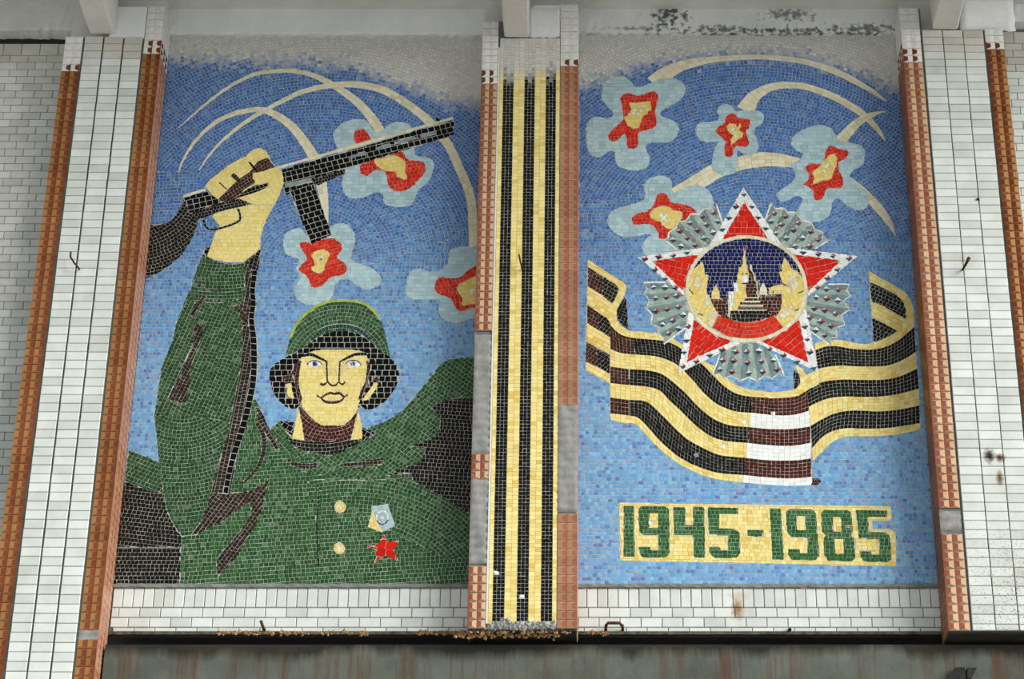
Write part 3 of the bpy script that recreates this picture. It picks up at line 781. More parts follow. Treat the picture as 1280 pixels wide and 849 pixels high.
A.poly('soldier/sleeve_fold', 'umber', P('i',720,180,690,280,640,380,590,445,640,437,700,402,770,372,850,312,930,258,960,238,975,265,960,330,915,400,850,485,780,550,758,590,752,640,765,705,810,655,880,580,930,490,985,400,1030,300,1055,200,1078,100,1030,135,960,168,890,182,800,188), ('g', 58, .0258))
A.stroke('soldier/sleeve_outline', 'black', P('_',322.5,314,318.5,340,315.5,364,317,380,314,396,316.5,420,317.5,440,317.5,460,316,480,312,500,307.5,520,300,545,292,570,286,594,282,617), [4,6,7,6,7,8,8,8,8,8,8,8,7.5,7,6], size=.05, alen=.048)
A.poly('soldier/cuff', 'black', P('c',470,662,518,642,500,700,486,716,468,700), ('g', 0, .035))
A.poly('soldier/cuff', 'soot', P('c',770,712,826,650,824,720,812,790,760,790,740,735), ('g', 80, .028))
A.poly('soldier/strap', 'umber', P('h',998,148,1026,150,1060,230,1090,300,1152,398,1125,416,1075,342,1020,292,985,262,1010,230), ('g', -58, .026))
A.stroke('soldier/strap', 'umber', P('h',1030,285,1050,350,1045,430,1010,520,950,590,890,640), [6,6,5.5,5,3.5,1], size=.024)
A.poly('soldier/shoulder_shadow', 'soot', P('g',1200,388,980,390,900,395,840,420,792,445,830,480,853,520,850,570,820,625,760,660,690,680,660,692,755,703,748,740,720,790,700,805,640,818)+P('j',690,30,620,82,700,60,770,62,785,110,860,150,980,215,1110,300,1250,370), ('g', -4, .027))
A.poly('soldier/tunic_crease', 'umber', P('g',220,802,300,788,400,774,496,760,496,800,400,816,300,820), ('g', 5, .025))
A.poly('soldier/tunic_crease', 'umber', P('_',356,574,366,577,380,580,398,578.5,398,585,380,586.5,366,583), ('g', 0, .025))
A.stroke('soldier/placket_line', 'black', P('j',194,170,186,290,180,400,185,530,190,640), 2, size=.02, alen=.03)
for c in ((325, 270), (320, 527)):
    n_ = 'soldier/button' + ('' if c[1] < 300 else '#2')
    A.disc(n_, 'bandy', P('j', *c)[0], 7.6, 7.6, ('p', P('j', *c)[0], .022), n=8); A.disc(n_, 'white', P('j', *c)[0], 2.6, 2.6, ('g', 0, .03), n=8)
A.poly('soldier/medal', 'pale', P('j',530,265,622,250,670,385,590,428,500,395), ('g', 20, .03))
A.poly('soldier/medal', 'bandy', P('j',528,282,545,345,590,420,590,428,498,396), ('g', 20, .03))
mc = P('j', 588, 335)[0]
A.stroke('soldier/medal', 'white', [(mc[0]+7.4*math.cos(t), mc[1]+8*math.sin(t)) for t in np.linspace(-2.4, 3.6, 10)], 2, size=.02, alen=.02)
A.stroke('soldier/medal', 'navy', [(mc[0]+7.6*math.cos(t), mc[1]+8.6*math.sin(t)) for t in np.linspace(.3, 2.7, 8)], 1.6, size=.02, alen=.025)
A.disc('soldier/medal', 'white', mc, 2.6, 2.4)
A.poly('soldier/red_star', 'redbig', P('j',597,433,625,488,699,477,655,527,690,605,607,570,541,619,558,545,495,516,570,500), ('g', -12, .062))
# collar, neck
A.poly('soldier/collar', 'green', P('h',1088,281,1142,228,1190,300,1250,362,1330,420,1278,470,1180,420,1150,370), ('g', -48, .026))
A.poly('soldier/collar', 'black', P('h',1143,229,1238,241,1230,330,1192,302), ('g', -30, .036))
A.poly('soldier/collar', 'black', P('g',362,568,402,586,448,606,385,652,362,652), ('g', -30, .036))
A.poly('soldier/neck', 'maroon', P('x',150,600,500,600,480,640,455,740,436,815,178,812,160,690), ('p', P('x',330,560)[0], .0262))
A.poly('soldier/neck', 'skin', P('x',143,615,165,700,181,806,112,798,130,720), ('g', 80, .03))
A.poly('soldier/neck', 'skin', P('x',482,636,500,720,506,806,436,814,455,740,475,660), ('g', 85, .03))
A.poly('soldier/collar', 'soot', P('_',357,546,365,549,380,551,400,552.5,430,551.5,455,548.5,446,556,428,565.5,410,569.5,392,567,376,562,364,556), ('p', (405, 440), .027))
# head
HD = P('f',185,375,195,330,220,240,260,170,320,100,400,50,480,28,560,24,640,33,700,58,750,103,790,178,815,270,842,388,760,330,700,280,640,240,560,222,490,225,420,245,350,285,300,320,240,355)
A.poly('soldier/helmet', 'helmet', HD, ('p', P('f',520,420)[0], .0285), sm=False)
A.stroke('soldier/helmet', 'teal', P('f',345,278,390,232,450,200,530,188,610,200,670,232,712,275), [4,5,5,5,5,5,4], size=.026)
A.stroke('soldier/helmet_highlight', 'olive', P('f',216,262,232,218,262,165,322,103,400,54,480,33,560,29,640,38,700,63,755,118,768,140), 3.4, size=.03, alen=.045)
BR = P('f',420,240,490,221,570,220,640,236,700,275,760,328,842,386,880,430,897,480,885,540,850,610,800,665,740,703,690,711,646,686,600,600,400,600,268,690,245,709,185,694,140,650,100,590,82,510,90,455,120,420,180,385,240,357,300,320,350,280)
A.poly('soldier/helmet_brim', 'black', BR, ('g', 0, .042))
A.poly('soldier/face', 'skin', P('f',350,345,420,337,600,337,660,345,690,370,700,400,692,480,680,560,650,640,635,710,590,775,545,810,410,810,350,767,290,700,275,640,268,560,268,480,280,390,300,375), ('g', 0, .026, 1.5))
A.poly('soldier/sideburn', 'brown', P('f',238,418,287,398,270,480,268,560,287,640,276,692,260,640,245,560,232,470), ('g', 84, .026))
A.poly('soldier/sideburn', 'brown', P('f',688,398,716,420,716,470,692,560,662,642,638,652,650,600,680,540,692,470), ('g', 78, .026))
A.poly('soldier/ear', 'skin', P('f',190,556,213,545,240,642,205,634,193,600), ('g', 80, .03))
A.poly('soldier/ear', 'skin', P('f',766,545,740,538,700,600,666,652,692,652,736,600), ('g', 55, .03))
A.poly('soldier/ear', 'brown', P('f',165,502,226,480,234,522,215,545,180,552), ('g', 10, .024))
A.poly('soldier/ear', 'brown', P('f',735,508,772,516,760,546,722,536), ('g', 60, .024))
ln = dict(size=.03, alen=.022)
A.stroke('soldier/eyebrow', 'soot', P('f',292,376,340,366,390,385,442,410), [3,4,3.6,2], **ln)
A.stroke('soldier/eyebrow', 'soot', P('f',522,412,580,382,630,364,692,364), [2,3.4,4,3.4], **ln)
A.stroke('soldier/nose', 'brown', P('f',442,408,442,470,446,538), 2, **ln)
A.stroke('soldier/nose', 'brown', P('f',524,410,520,470,518,538), 2, **ln)
A.stroke('soldier/nose', 'brown', P('f',402,548,418,556,436,548,446,538,466,556,486,562,504,552,518,538,530,552,548,550,556,536), [2.4,3,2.4,2,2.4,2.6,2.4,2,2.6,3,1.6], **ln)
for pts, ir in ((P('f',318,428,345,407,388,407,412,430,380,442,340,442), P('f',368,425)[0]), (P('f',558,426,585,405,630,405,658,432,625,444,585,442), P('f',604,423)[0])):
    A.poly('soldier/eye', 'white', pts, ('g', 0, .03))
    A.disc('soldier/eye', 'blue', ir, 3.6, 3.2, ('g', 0, .04), n=10)
    A.stroke('soldier/eye', 'soot', [pts[0], pts[1], pts[2], pts[3]], 1.1, **ln)
A.stroke('soldier/mouth', 'brown', P('f',380,620,405,636,440,615,470,606,490,613,520,607,550,630,572,616), [1.6,2.2,2.8,3.4,3,3.4,2.2,1.6], **ln)
A.stroke('soldier/mouth', 'brown', P('f',405,638,432,660,480,667,530,655,550,632), [1.8,3,3.6,3,1.8], **ln)
# gun: stock, receiver, barrel, magazine
G_ = 'submachine_gun'
A.poly('submachine_gun/stock', 'soot', P('c',110,512,200,506,250,490,300,440,348,345,388,430,442,470,422,540,385,620,340,690,280,745,200,800,110,842), ('p', P('c',60,300)[0], .0262))
A.poly('submachine_gun/receiver', 'soot', P('c',398,430,580,358,700,328,806,303,772,376,600,416,440,472,400,442), ('g', 14, .024))
A.poly('submachine_gun/receiver', 'black', P('c',348,338,490,296,590,358,400,432,386,432), ('g', 15, .040))
A.stroke('submachine_gun/top_edge', 'cream', P('c',344,328,484,284), 3.2, size=.03, alen=.05)
A.poly(G_, 'black', P('_',349.3,213,567.5,150,567.5,169,432,210.5,431,214,406,224,400,229,394,232,391,234,356,244.5,354,228), ('g', 16, .0415))
A.stroke('submachine_gun/top_edge', 'cream', P('_',343,211,460,178,566.5,147.5), [3,4,3.2], size=.03, alen=.05)
A.poly('submachine_gun/front_sight', 'black', P('b',818,342,838,330,852,354,828,362), ('g', 16, .05))
for q in ((295,582,385,553), (447,532,542,504), (580,493,690,461), (726,451,826,427)):
    A.stroke('submachine_gun/barrel_slot', 'steel', P('b', *q), 3.8, size=.03, alen=.05, sm=False)
A.stroke('submachine_gun/receiver_strip', 'steel', P('c',988,262,1146,222), 4, size=.03, alen=.05, sm=False)
A.poly('submachine_gun/fore_end', 'soot', P('_',391,224,431,211,431,218,405,228.5,398,232,392,230), ('g', 16, .022))
A.poly('submachine_gun/magazine', 'black', P('c',1000,272,1155,238,1272,570,1140,627), ('g', 20, .0415))
# fist
HN = P('c',480,265,510,225,560,185,620,140,660,115,700,92,735,80,765,45,800,27,835,26,865,48,885,85,915,140,950,165,968,200,970,250,950,310,915,380,870,460,845,520,830,590,826,655,770,700,720,740,620,738,540,725,494,702,520,630,545,560,572,510,545,480,525,450,600,415,775,376,690,340,580,362,520,312)
A.poly('soldier/fist', 'skin', HN, ('g', 35, .030, 1.3))
A.poly('soldier/fist', 'skin', P('c',530,440,600,418,770,378,915,380,870,460,845,520,830,590,826,655,770,700,720,740,620,738,540,725,494,702,520,630,545,560,572,510), ('g', 0, .030, 1.3))
A.poly('submachine_gun/grip', 'brown', P('c',562,347,610,300,660,250,690,220,760,175,810,110,872,85,917,146,830,176,782,182,776,215,800,237,720,290,690,335,660,352,600,362), ('g', 38, .024))
A.poly('submachine_gun/bolt', 'black', P('c',680,328,780,260,876,240,872,270,800,302,690,337), ('g', 20, .03))
A.stroke('soldier/finger_line', 'soot', P('c',568,240,590,260,618,287), [1,1.6,1.4], **ln)
A.stroke('soldier/finger_line', 'brown', P('c',648,192,668,205,694,232), [4,6,5], **ln)
A.stroke('soldier/finger_line', 'black', P('c',755,113,775,135,800,165), [2,3,4], **ln)
A.stroke('submachine_gun/trigger_guard', 'black', P('c',470,472,490,525,530,536,600,520,680,490,702,460,686,403), 2.6, size=.03, alen=.034)

mosA = thing('mosaic_panel', 'large mosaic of a helmeted soldier raising a gun under fireworks', 'mosaic', ((PL['x0']+PL['x1'])/2, 0, PL['z0']))
obj('mortar_bed', mesh('mortar_bed', *box_vf(PL['x0'], PL['x1'], 0.0, 0.011, PL['z0'], PL['z1']), M['grout']), mosA)
OA = A.build(mosA, None)

# ---------------------------------------------------------------- right mosaic: star, ribbon, dates
B = Mosaic(PR['x0'], PR['x1'], PR['z0'], PR['z1'], 0.0, [(715,118),(760,104),(800,90),(850,80),(900,74),(1000,76),(1050,90),(1090,104),(1125,122)])
B.skysplit = (230, 480)
B.poly('sky', 'sky', [(690,40),(1240,40),(1240,745),(690,745)], ('g', 0, .0255, 1.1))
B.poly('sky', 'sky', [(725,40),(1140,40),(1140,300),(1040,300),(960,260),(870,250),(830,215),(770,250),(725,250)], ('p', (950, 330), .0262))
B.stroke('light_trail', 'cream', P('_',819,106,828,96,845,85.5,870,78,900,73.5,940,71.5,960,72,988,74.4,1012,79,1040,88,1060,97,1080,108,1096,118,1108,127), [26,20,14,10,7,6,6,6.5,7,7.5,7.5,6.5,4.5,.8], **cr)
B.stroke('light_trail#2', 'cream', P('_',932,139,940,124,951,115,965,108.7,984,106.5,1004,108,1022,113,1042,121,1062,132,1080,144,1092,156,1100,166,1107,177), [24,17,12,9.5,8.2,8,8,8.4,8.8,8.4,7,5,.8], **cr)
B.stroke('light_trail#3', 'cream', P('_',1050,177,1064,161,1076,150.5,1090,143.5,1108,139), [15,12,9.5,6,.8], **cr)
B.stroke('light_trail#4', 'cream', P('_',846,247,862,235,880,223,897,213,920,206,944,200.5,968,199.6,998,204), [26,22,20,19.5,17,18,17,13], **cr)
B.band('light_trail#5', 'cream', P('n',705,100,760,140,820,190,880,250,930,310,970,380,1000,482), P('n',705,100,740,140,800,200,822,260,862,312,915,370,1000,482), .032, .05)
pl = ('g', 0, .030, 1.6)
B.poly('firework_burst', 'pale', P('k',210,280,230,220,280,185,340,180,390,205,420,245,480,235,560,200,640,188,700,205,735,250,720,300,680,340,620,370,575,405,590,430,640,445,680,470,693,510,675,555,630,590,560,590,490,600,490,640,510,690,495,740,440,765,370,760,310,735,295,690,290,650,260,645,220,670,180,683,130,650,115,580,115,490,140,445,190,430,240,440,280,425,280,400,240,360,212,320), pl, sm=True)
B.poly('firework_burst/red_core', 'red', P('k',330,310,370,280,430,298,500,280,540,272,562,300,550,360,545,400,553,460,545,495,500,510,440,530,440,580,430,620,400,632,370,615,362,560,350,535,310,575,275,585,252,565,260,530,310,480,345,440,335,370), ('g', 6, .027), sm=True)
B.poly('firework_burst/yellow_centre', 'yellow', P('k',380,340,430,345,515,332,522,385,500,395,490,420,465,425,445,495,410,503,370,485,350,440,380,410,395,385), ('g', 6, .03))
for q in ((410,405), (436,414), (456,391), (420,388)): B.disc('firework_burst/glint', 'white', P('k', *q)[0], 2.2, 2, n=8)
B.poly('firework_burst#2', 'pale', P('k',930,390,950,360,990,350,1030,370,1040,395,1100,390,1160,390,1210,405,1225,440,1200,480,1165,500,1160,530,1180,570,1185,630,1150,670,1100,665,1062,640,1055,680,1055,730,1040,780,980,795,920,775,900,730,905,660,930,600,940,585,870,590,820,570,797,530,800,490,830,465,900,460,945,440), pl, sm=True)
B.poly('firework_burst#2/red_core', 'red', P('k',980,440,1015,408,1050,420,1065,440,1130,445,1130,500,1110,520,1120,560,1130,590,1110,620,1060,615,1035,630,1030,670,1005,683,980,670,975,610,985,590,950,550,920,525,930,500,980,465), ('g', 6, .026), sm=True)
B.poly('firework_burst#2/yellow_centre', 'yellow', P('k',990,490,1010,468,1045,475,1050,500,1075,470,1080,490,1065,515,1095,530,1085,560,1060,570,1040,590,1020,608,1015,580,1030,545,1000,520), ('g', 6, .03))
for q in ((1030,510), (1045,553)): B.disc('firework_burst#2/glint', 'white', P('k', *q)[0], 2.6, 2.4, n=8)
B.poly('firework_burst#3', 'pale', P('m',430,150,450,120,500,103,560,103,595,130,600,180,608,208,650,190,700,165,760,160,820,185,855,240,850,300,800,400,700,560,640,575,560,600,480,620,430,590,415,550,430,500,470,470,440,465,380,475,300,480,240,455,205,410,198,370,220,325,280,295,360,275,420,250,432,220,425,180), pl, sm=True)
B.poly('firework_burst#3/red_core', 'red', P('m',500,240,515,210,560,210,580,245,600,268,660,275,710,290,752,328,740,400,640,460,575,488,520,488,510,450,480,410,440,400,370,405,348,370,370,340,440,320,480,290), ('g', 0, .027), sm=True)
B.poly('firework_burst#3/yellow_centre', 'yellow', P('m',460,350,480,310,530,290,570,290,610,315,660,325,662,360,640,390,620,420,580,432,540,410,530,390,490,375), ('g', 0, .03), sm=True)
B.stroke('firework_burst#3/glint', 'white', P('m',526,336,570,386), 2.8, size=.03, sm=False); B.stroke('firework_burst#3/glint', 'white', P('m',570,336,530,384), 2.8, size=.03, sm=False)
B.poly('firework_burst#4', 'pale', P('l',445,590,460,550,520,510,620,480,690,500,720,545,740,580,800,590,870,605,905,640,900,690)+P('n',790,30,740,60,710,95,740,135,800,190,825,240,820,290,780,315,730,305,690,285,660,250,630,240,600,270,590,330,560,365,520,385,470,385,400,370,375,340,400,290,415,260,410,235,370,225,340,245,290,260,260,240,255,210,290,180,350,140,370,105,360,60,340,40)+P('l',460,715,500,695,515,660,480,640,447,612), pl, sm=True)
B.poly('firework_burst#4/red_core', 'red', P('l',535,745,560,720,620,725,650,690,660,640,690,610,740,630,790,640,802,660,780,690,745,710)+P('n',640,20,640,60,665,110,665,160,640,178,580,175,560,190,545,235,515,255,485,240,480,190,455,170,420,155,425,140,450,130,455,90,440,70), ('g', 20, .026), sm=True)
B.poly('firework_burst#4/yellow_centre', 'yellow', P('l',580,770,620,740,650,700,690,665,720,665,730,700,725,740)+P('n',610,70,600,110,575,130,540,125,510,140,480,150,490,110,478,80), ('g', 20, .03))
for a, b in (((575,22),(560,52)), ((548,60),(558,78)), ((564,88),(562,102))): B.stroke('firework_burst#4/glint', 'white', P('n', *a, *b), 3, size=.03, sm=False)
# striped ribbon
R_ = 'striped_ribbon'
B.poly(R_, 'bandy', P('o',75,-79,130,-38,200,5,270,47,305,70,316,110,300,150,275,190,256,230,250,270,260,310,285,340,330,365,330,500,215,700,130,655,60,615), ('g', -33, .030, 1.3))
bk = dict(size=.0262)
def st(name, pal, up, lo, **k): B.band(name, pal, up, lo, **(k or bk))
B.poly('striped_ribbon/dark_stripe', 'brown', P('o',75,-30,160,25,255,85,268,105,255,150,228,197,150,140,75,90), ('g', -34, .026))
B.poly('striped_ribbon/dark_stripe', 'soot', P('o',170,30,255,85,268,105,255,150,228,197,165,150), ('g', -34, .026))
B.poly('striped_ribbon/dark_stripe#2', 'brown', P('o',70,205,140,255,195,290,216,325,216,412,140,365,70,320), ('g', -34, .026))
B.poly('striped_ribbon/dark_stripe#2', 'soot', P('o',140,255,195,290,216,325,216,412,140,365), ('g', -34, .026))
B.poly('striped_ribbon/dark_stripe#3', 'brown', P('o',65,435,140,480,140,600,60,560), ('g', -34, .026))
B.poly('striped_ribbon/dark_stripe#3', 'soot', P('o',130,475,210,515,210,640,130,595), ('g', -34, .026))
B.poly('striped_ribbon/fold_shadow', 'soot', P('o',310,150,320,250,326,357,290,340,255,290,255,240,275,200), ('g', 70, .024))
e0 = P('o',250,270,260,310,285,340,330,365,400,375,520,385,600,415,660,455,730,510,800,560,870,590,930,650,1000,705,1080,735,1180,745)+P('p',200,750,300,745,362,735)
e1 = P('o',214,330,250,370,300,400,380,415,500,425,580,440,650,475,720,525,790,580,850,640,920,710,1000,760,1100,780,1200,785)+P('p',200,790,300,785,380,775,448,735)
e2 = P('o',214,480,270,505,350,515,480,525,560,545,640,585)+P('q',685,30,740,90,800,160,870,220,940,255,1010,275,1095,281)+P('r',200,292,300,298,380,290,457,268)
e3 = P('q',214,-8,330,8,460,18,540,42,600,85,680,155,760,240,830,300,900,340,980,362,1090,371)+P('r',200,382,320,383,400,376,466,365)
e4 = P('q',212,95,330,108,440,118,520,140,580,200,650,265,720,335,790,395,860,435,940,458,1080,470)+P('r',200,483,320,488,400,481,468,468)
e5 = P('q',214,185,330,200,430,208,490,250,560,320,630,390,700,450,790,500,880,540,970,555,1060,562)+P('r',170,575,300,580,400,575,469,565)
e6 = P('q',214,285,330,298,385,310,430,350,500,430,560,490,640,555,720,600,800,632,900,658,1050,670)+P('r',170,682,300,690,400,688,472,680)
e7 = P('q',214,325,300,345,370,350,420,400,490,475,560,540,650,605,740,650,830,685,920,702,1040,716)+P('r',150,726,300,736,400,736,478,730)
yb = dict(size=.026, alen=.034)
for (u_, l_, nm, pal) in ((e0,e1,'gold_stripe','bandy'), (e1,e2,'dark_stripe#4','bandk'), (e2,e3,'gold_stripe#2','bandy'), (e3,e4,'dark_stripe#5','bandk'), (e4,e5,'gold_stripe#3','bandy'), (e5,e6,'dark_stripe#6','bandk'), (e6,e7,'gold_stripe#4','bandy')):
    st('striped_ribbon/'+nm, pal, u_, l_, **(yb if pal == 'bandy' else bk))
# the brown and white stretch at the bend, and brown starts at the fold
def clipx(E, xa, xb):
    E = smooth_open(E); out = [p for p in E if xa <= p[0] <= xb]
    f = lambda X: tuple(np.interp(X, [p[0] for p in E], [p[1] for p in E]) for _ in (0,))[0]
    return [(xa, f(xa))]+[p for p in out if xa < p[0] < xb]+[(xb, f(xb))]
for (u_, l_, pal, xa, xb) in ((e1,e2,'maroon',940,1011), (e2,e3,'white',938,1012.5), (e3,e4,'maroon',936,1013), (e4,e5,'white',933.5,1013.5), (e5,e6,'maroon',931,1014), (e6,e7,'white',929,1015)):
    B.band('striped_ribbon/'+('brown_stretch' if pal == 'maroon' else 'white_stretch'), pal, clipx(u_, xa, xb), clipx(l_, xa, xb), .0262, .028 if pal == 'maroon' else .036, sm=False)
for (u_, l_, xb) in ((e1,e2,793), (e3,e4,786), (e5,e6,786)):
    B.band('striped_ribbon/brown_stretch', 'brown', clipx(u_, 763, xb), clipx(l_, 763, xb), .0262, .027, sm=False)
# tail to the right
c0 = P('p',490,447,560,430,640,424,720,440,800,450,870,440,940,410,1000,375,1062,320,1100,250)
c1 = P('p',495,490,560,465,640,465,720,480,850,485,940,465,1010,430,1060,390,1112,343)
c2 = P('p',510,606,560,595,650,585,750,590,900,590,980,575,1060,540,1122,500)
c3 = P('p',440,735,500,700,580,680,680,672,800,675,930,672,1030,650,1130,603)
c4 = P('r',455,243,500,220,580,190,680,180,800,182,920,178,1030,160,1142,130)
c5 = P('r',466,362,520,330,600,290,700,268,800,268,900,272,1020,260,1144,235)
c6 = P('r',475,502,530,440,590,400,680,378,800,380,920,378,1030,365,1147,345)
c7 = P('r',478,582,530,530,600,465,680,430,800,428,920,425,1030,412,1151,385)
B.poly('striped_ribbon/tail_loop', 'bandy', P('p',828,-8,900,38,1000,90,1060,130,1095,190,1112,250,1114,345,1010,432,940,466,870,474,858,440), ('g', -30, .030, 1.3), sm=False)
B.poly('striped_ribbon/tail_loop_stripe', 'bandk', P('p',834,62,900,93,1000,140,1045,190,1062,240,1060,295,1000,260,920,215,846,184), ('g', -28, .027))
B.poly('striped_ribbon/tail_loop_stripe', 'bandk', P('p',850,283,930,325,1008,370,950,405,872,438,858,432), ('g', -28, .027))
for (u_, l_, nm, pal) in ((c0,c1,'tail_gold','bandy'), (c1,c2,'tail_dark','bandk'), (c2,c3,'tail_gold#2','bandy'), (c3,c4,'tail_dark#2','bandk'), (c4,c5,'tail_gold#3','bandy'), (c5,c6,'tail_dark#3','bandk'), (c6,c7,'tail_gold#4','bandy')):
    st('striped_ribbon/'+nm, pal, u_, l_, **(yb if pal == 'bandy' else bk))
B.poly('striped_ribbon/tail_gold#2', 'bandy', P('p',362,580,410,598,440,640,520,612,520,700,446,738,385,778,362,742,398,705,400,650), ('g', 40, .03, 1.2))
B.poly('striped_ribbon/fold_shadow', 'soot', P('p',358,612,392,642,402,680,392,712,358,738), ('g', 80, .024))
# star of the order
O_ = 'medal_star'
def fan(i, zig, rest, ang):
    z, r = zig, rest
    B.poly('medal_star/fan_plate'+('#%d' % i if i else ''), 'fan', z+r, ('g', ang, .026, 2.0))
    for q in range(1, len(z)-2, 1):
        if q % 2: B.poly('medal_star/fan_plate'+('#%d' % i if i else ''), 'fan2', [(933, 361), z[q], z[q+1]], ('g', ang, .026, 2.0))
    B.stroke('medal_star/fan_edge'+('#%d' % i if i else ''), 'white', z, 1.7, size=.03, alen=.05, sm=False)
fan(0, P('m',912,395,876,272,855,310,800,300,770,340,715,335,690,380,640,385,625,425,580,450,575,490,550,497,632,562), P('m',810,550,850,520), 35)
fan(1, P('n',183,372,220,267,245,305,300,300,320,330,375,325,405,375,470,390,490,435,545,450,540,480,584,498,492,556), P('n',300,545,265,520), -35)
fan(2, P('o',560,64,417,68,445,105,425,140,460,175,437,225,478,270,468,325,520,345,510,390,550,410,545,454,690,345), P('o',700,330,700,180,620,100), 8)
fan(3, P('p',575,78,708,76,690,115,715,150,670,180,710,235,655,270,682,330,625,350,632,408,590,410,592,460,470,375), P('p',430,210,520,110), -8)
fan(4, P('w',350,370,292,520,345,505,380,545,430,520,495,560,555,535,620,560,675,520,725,545,770,508,820,525,752,372), P('w',630,310,545,282,440,310), 88)
B.poly(O_, 'white', [(929.3,234.5),(979,309),(1072,320.4),(1005,375),(1023.4,466),(936,424),(847.6,467),(863,376),(797,321.6),(885,309)], ('g', 20, .034, 1.3))
for i, q in enumerate(([(930,253),(903.3,299.5),(960,298.5)], [(815,326.6),(872,318.5),(856,366)], [(991,318),(1051.5,325.8),(1010,365)], [(867.8,397),(858.6,452.5),(915,427.5)], [(999,400),(1010,453),(952,427.5)])):
    B.poly('medal_star/red_ray'+('#%d' % i if i else ''), 'redbig', q, ('g', (0, -15, 15, -42, 42)[i], .046))
cc_ = (933, 361.3)
def el(rx, ry, n=64, a0=0, a1=2*math.pi): return [(cc_[0]+rx*math.cos(t), cc_[1]+ry*math.sin(t)) for t in np.linspace(a0, a1, n)]
B.band('medal_star/roundel_ring', 'cream', el(76.3, 67), el(72, 62.8), .03, .05, sm=False)
B.poly('medal_star/night_sky', 'navy', el(72, 62.8)[:-1], ('g', 0, .030))
RB = 'medal_star/roundel_band'; KW = 'medal_star/fortress_wall'; TW = 'medal_star/clock_tower'; WR = 'medal_star/wheat_wreath'
B.poly(KW, 'maroon', P('u',320,700,475,690,560,690,720,668,925,640,940,740,870,860,640,930,440,880,370,800), ('g', 0, .0275))
B.poly(KW, 'soot', P('u',430,800,800,790,880,850,740,960,560,960), ('g', 0, .029))
for x in range(350, 470, 30): B.poly('medal_star/battlement', 'maroon', P('u',x-8,686,x+8,686,x+8,704,x-8,704), ('g', 0, .03))
for x in range(735, 900, 30): B.poly('medal_star/battlement', 'maroon', P('u',x-8,660,x+8,658,x+8,680,x-8,680), ('g', 0, .03))
B.poly(TW, 'brown', P('u',635,440,665,430,672,470,690,490,697,550,720,560,727,692,635,692,600,640,600,520), ('g', 0, .027))
B.poly(TW, 'yellow', P('u',606,285,616,285,628,420,632,445,652,480,642,560,620,570,622,640,637,692,580,722,545,797,478,797,474,640,520,640,520,565,548,560,548,490,562,480,562,435,592,428), ('g', 0, .030))
B.poly(TW, 'white', P('u',474,640,520,640,520,690,505,797,480,797), ('g', 0, .03)); B.poly(TW, 'white', P('u',520,565,548,562,560,640,522,640), ('g', 0, .03))
B.stroke(TW, 'cream', P('u',660,412,667,465,690,480,696,545,716,552,726,705), 1.4, size=.03, alen=.04, sm=False)
for q in ((602,690,732,690), (585,722,745,722), (568,757,768,757), (545,793,802,793)): B.stroke(TW, 'cream', P('u', *q), 1.4, size=.03, alen=.05, sm=False)
B.stroke(TW, 'cream', P('u',476,700,482,850), 1.6, size=.03, alen=.05, sm=False)
B.disc(TW, 'white', P('u',615,530)[0], 4.8, 4.6, ('g', 0, .03), n=12)
B.poly(TW, 'black', P('u',588,478,600,478,600,496,588,496), ('g', 0, .03)); B.poly(TW, 'black', P('u',617,478,640,478,640,494,617,494), ('g', 0, .03))
B.stroke(TW, 'black', P('u',588,572,640,568), 1.4, size=.03, sm=False)
B.poly('medal_star/tower_star', 'red', P('u',596,272,611,262,628,274,618,292,606,292), ('g', 0, .04))
B.poly('medal_star/small_tower', 'yellow', P('u',330,700,335,640,370,578,402,640,402,700), ('g', 0, .03)); B.poly('medal_star/small_tower', 'brown', P('u',402,645,440,690,402,700), ('g', 0, .03))
B.poly('medal_star/small_tower#2', 'cream', P('u',733,662,742,610,765,562,797,610,804,668), ('g', 0, .03))
B.poly('medal_star/dome', 'yellow', P('u',818,662,818,608,858,590,920,578,985,595,930,655), ('g', 0, .03))
for x in (852, 882, 912): B.poly('medal_star/dome', 'soot', P('u',x-6,628,x+6,626,x+6,655,x-6,657), ('g', 0, .04))
B.poly(WR, 'yellow', P('u',252,388,270,420,272,490,307,500,298,570,287,640,318,680,334,735,372,800,402,862,350,1000,250,930,150,800,100,640,135,540,185,450), ('g', 70, .03, 1.2))
B.poly(WR, 'cream', P('u',212,498,246,540,232,605,190,595,188,540), ('g', 70, .03)); B.poly(WR, 'cream', P('u',282,640,318,720,322,800,280,745), ('g', 60, .03)); B.poly(WR, 'cream', P('u',300,840,352,800,392,850,345,960,300,900), ('g', 40, .03))
B.poly(WR, 'yellow', P('u',945,352,987,400,1008,450,1052,460,1098,530,1150,620,1130,760,1060,880,950,980,870,865,920,785,928,700,932,640,992,600,930,560,903,480,930,462,922,420), ('g', -70, .03, 1.2))
B.poly(WR, 'cream', P('u',1000,488,1050,520,1062,600,1010,645,978,560), ('g', -70, .03)); B.poly(WR, 'cream', P('u',960,780,1010,740,1010,800,940,880,900,850), ('g', -40, .03))
for q in ((145,615,180,665), (215,822,262,840), (1060,650,1110,635), (1030,800,1072,785)): B.stroke('medal_star/wreath_line', 'brown', P('u', *q), 1.2, size=.03, sm=False)
B.poly(RB, 'red', P('w',288,176,332,84,430,118,540,133,650,118,742,84,812,180,700,237,545,262,400,237), ('p', cc_, .029), sm=False)
B.band('medal_star/roundel_ring', 'cream', el(76.3, 67), el(72, 62.8), .03, .05, sm=False)
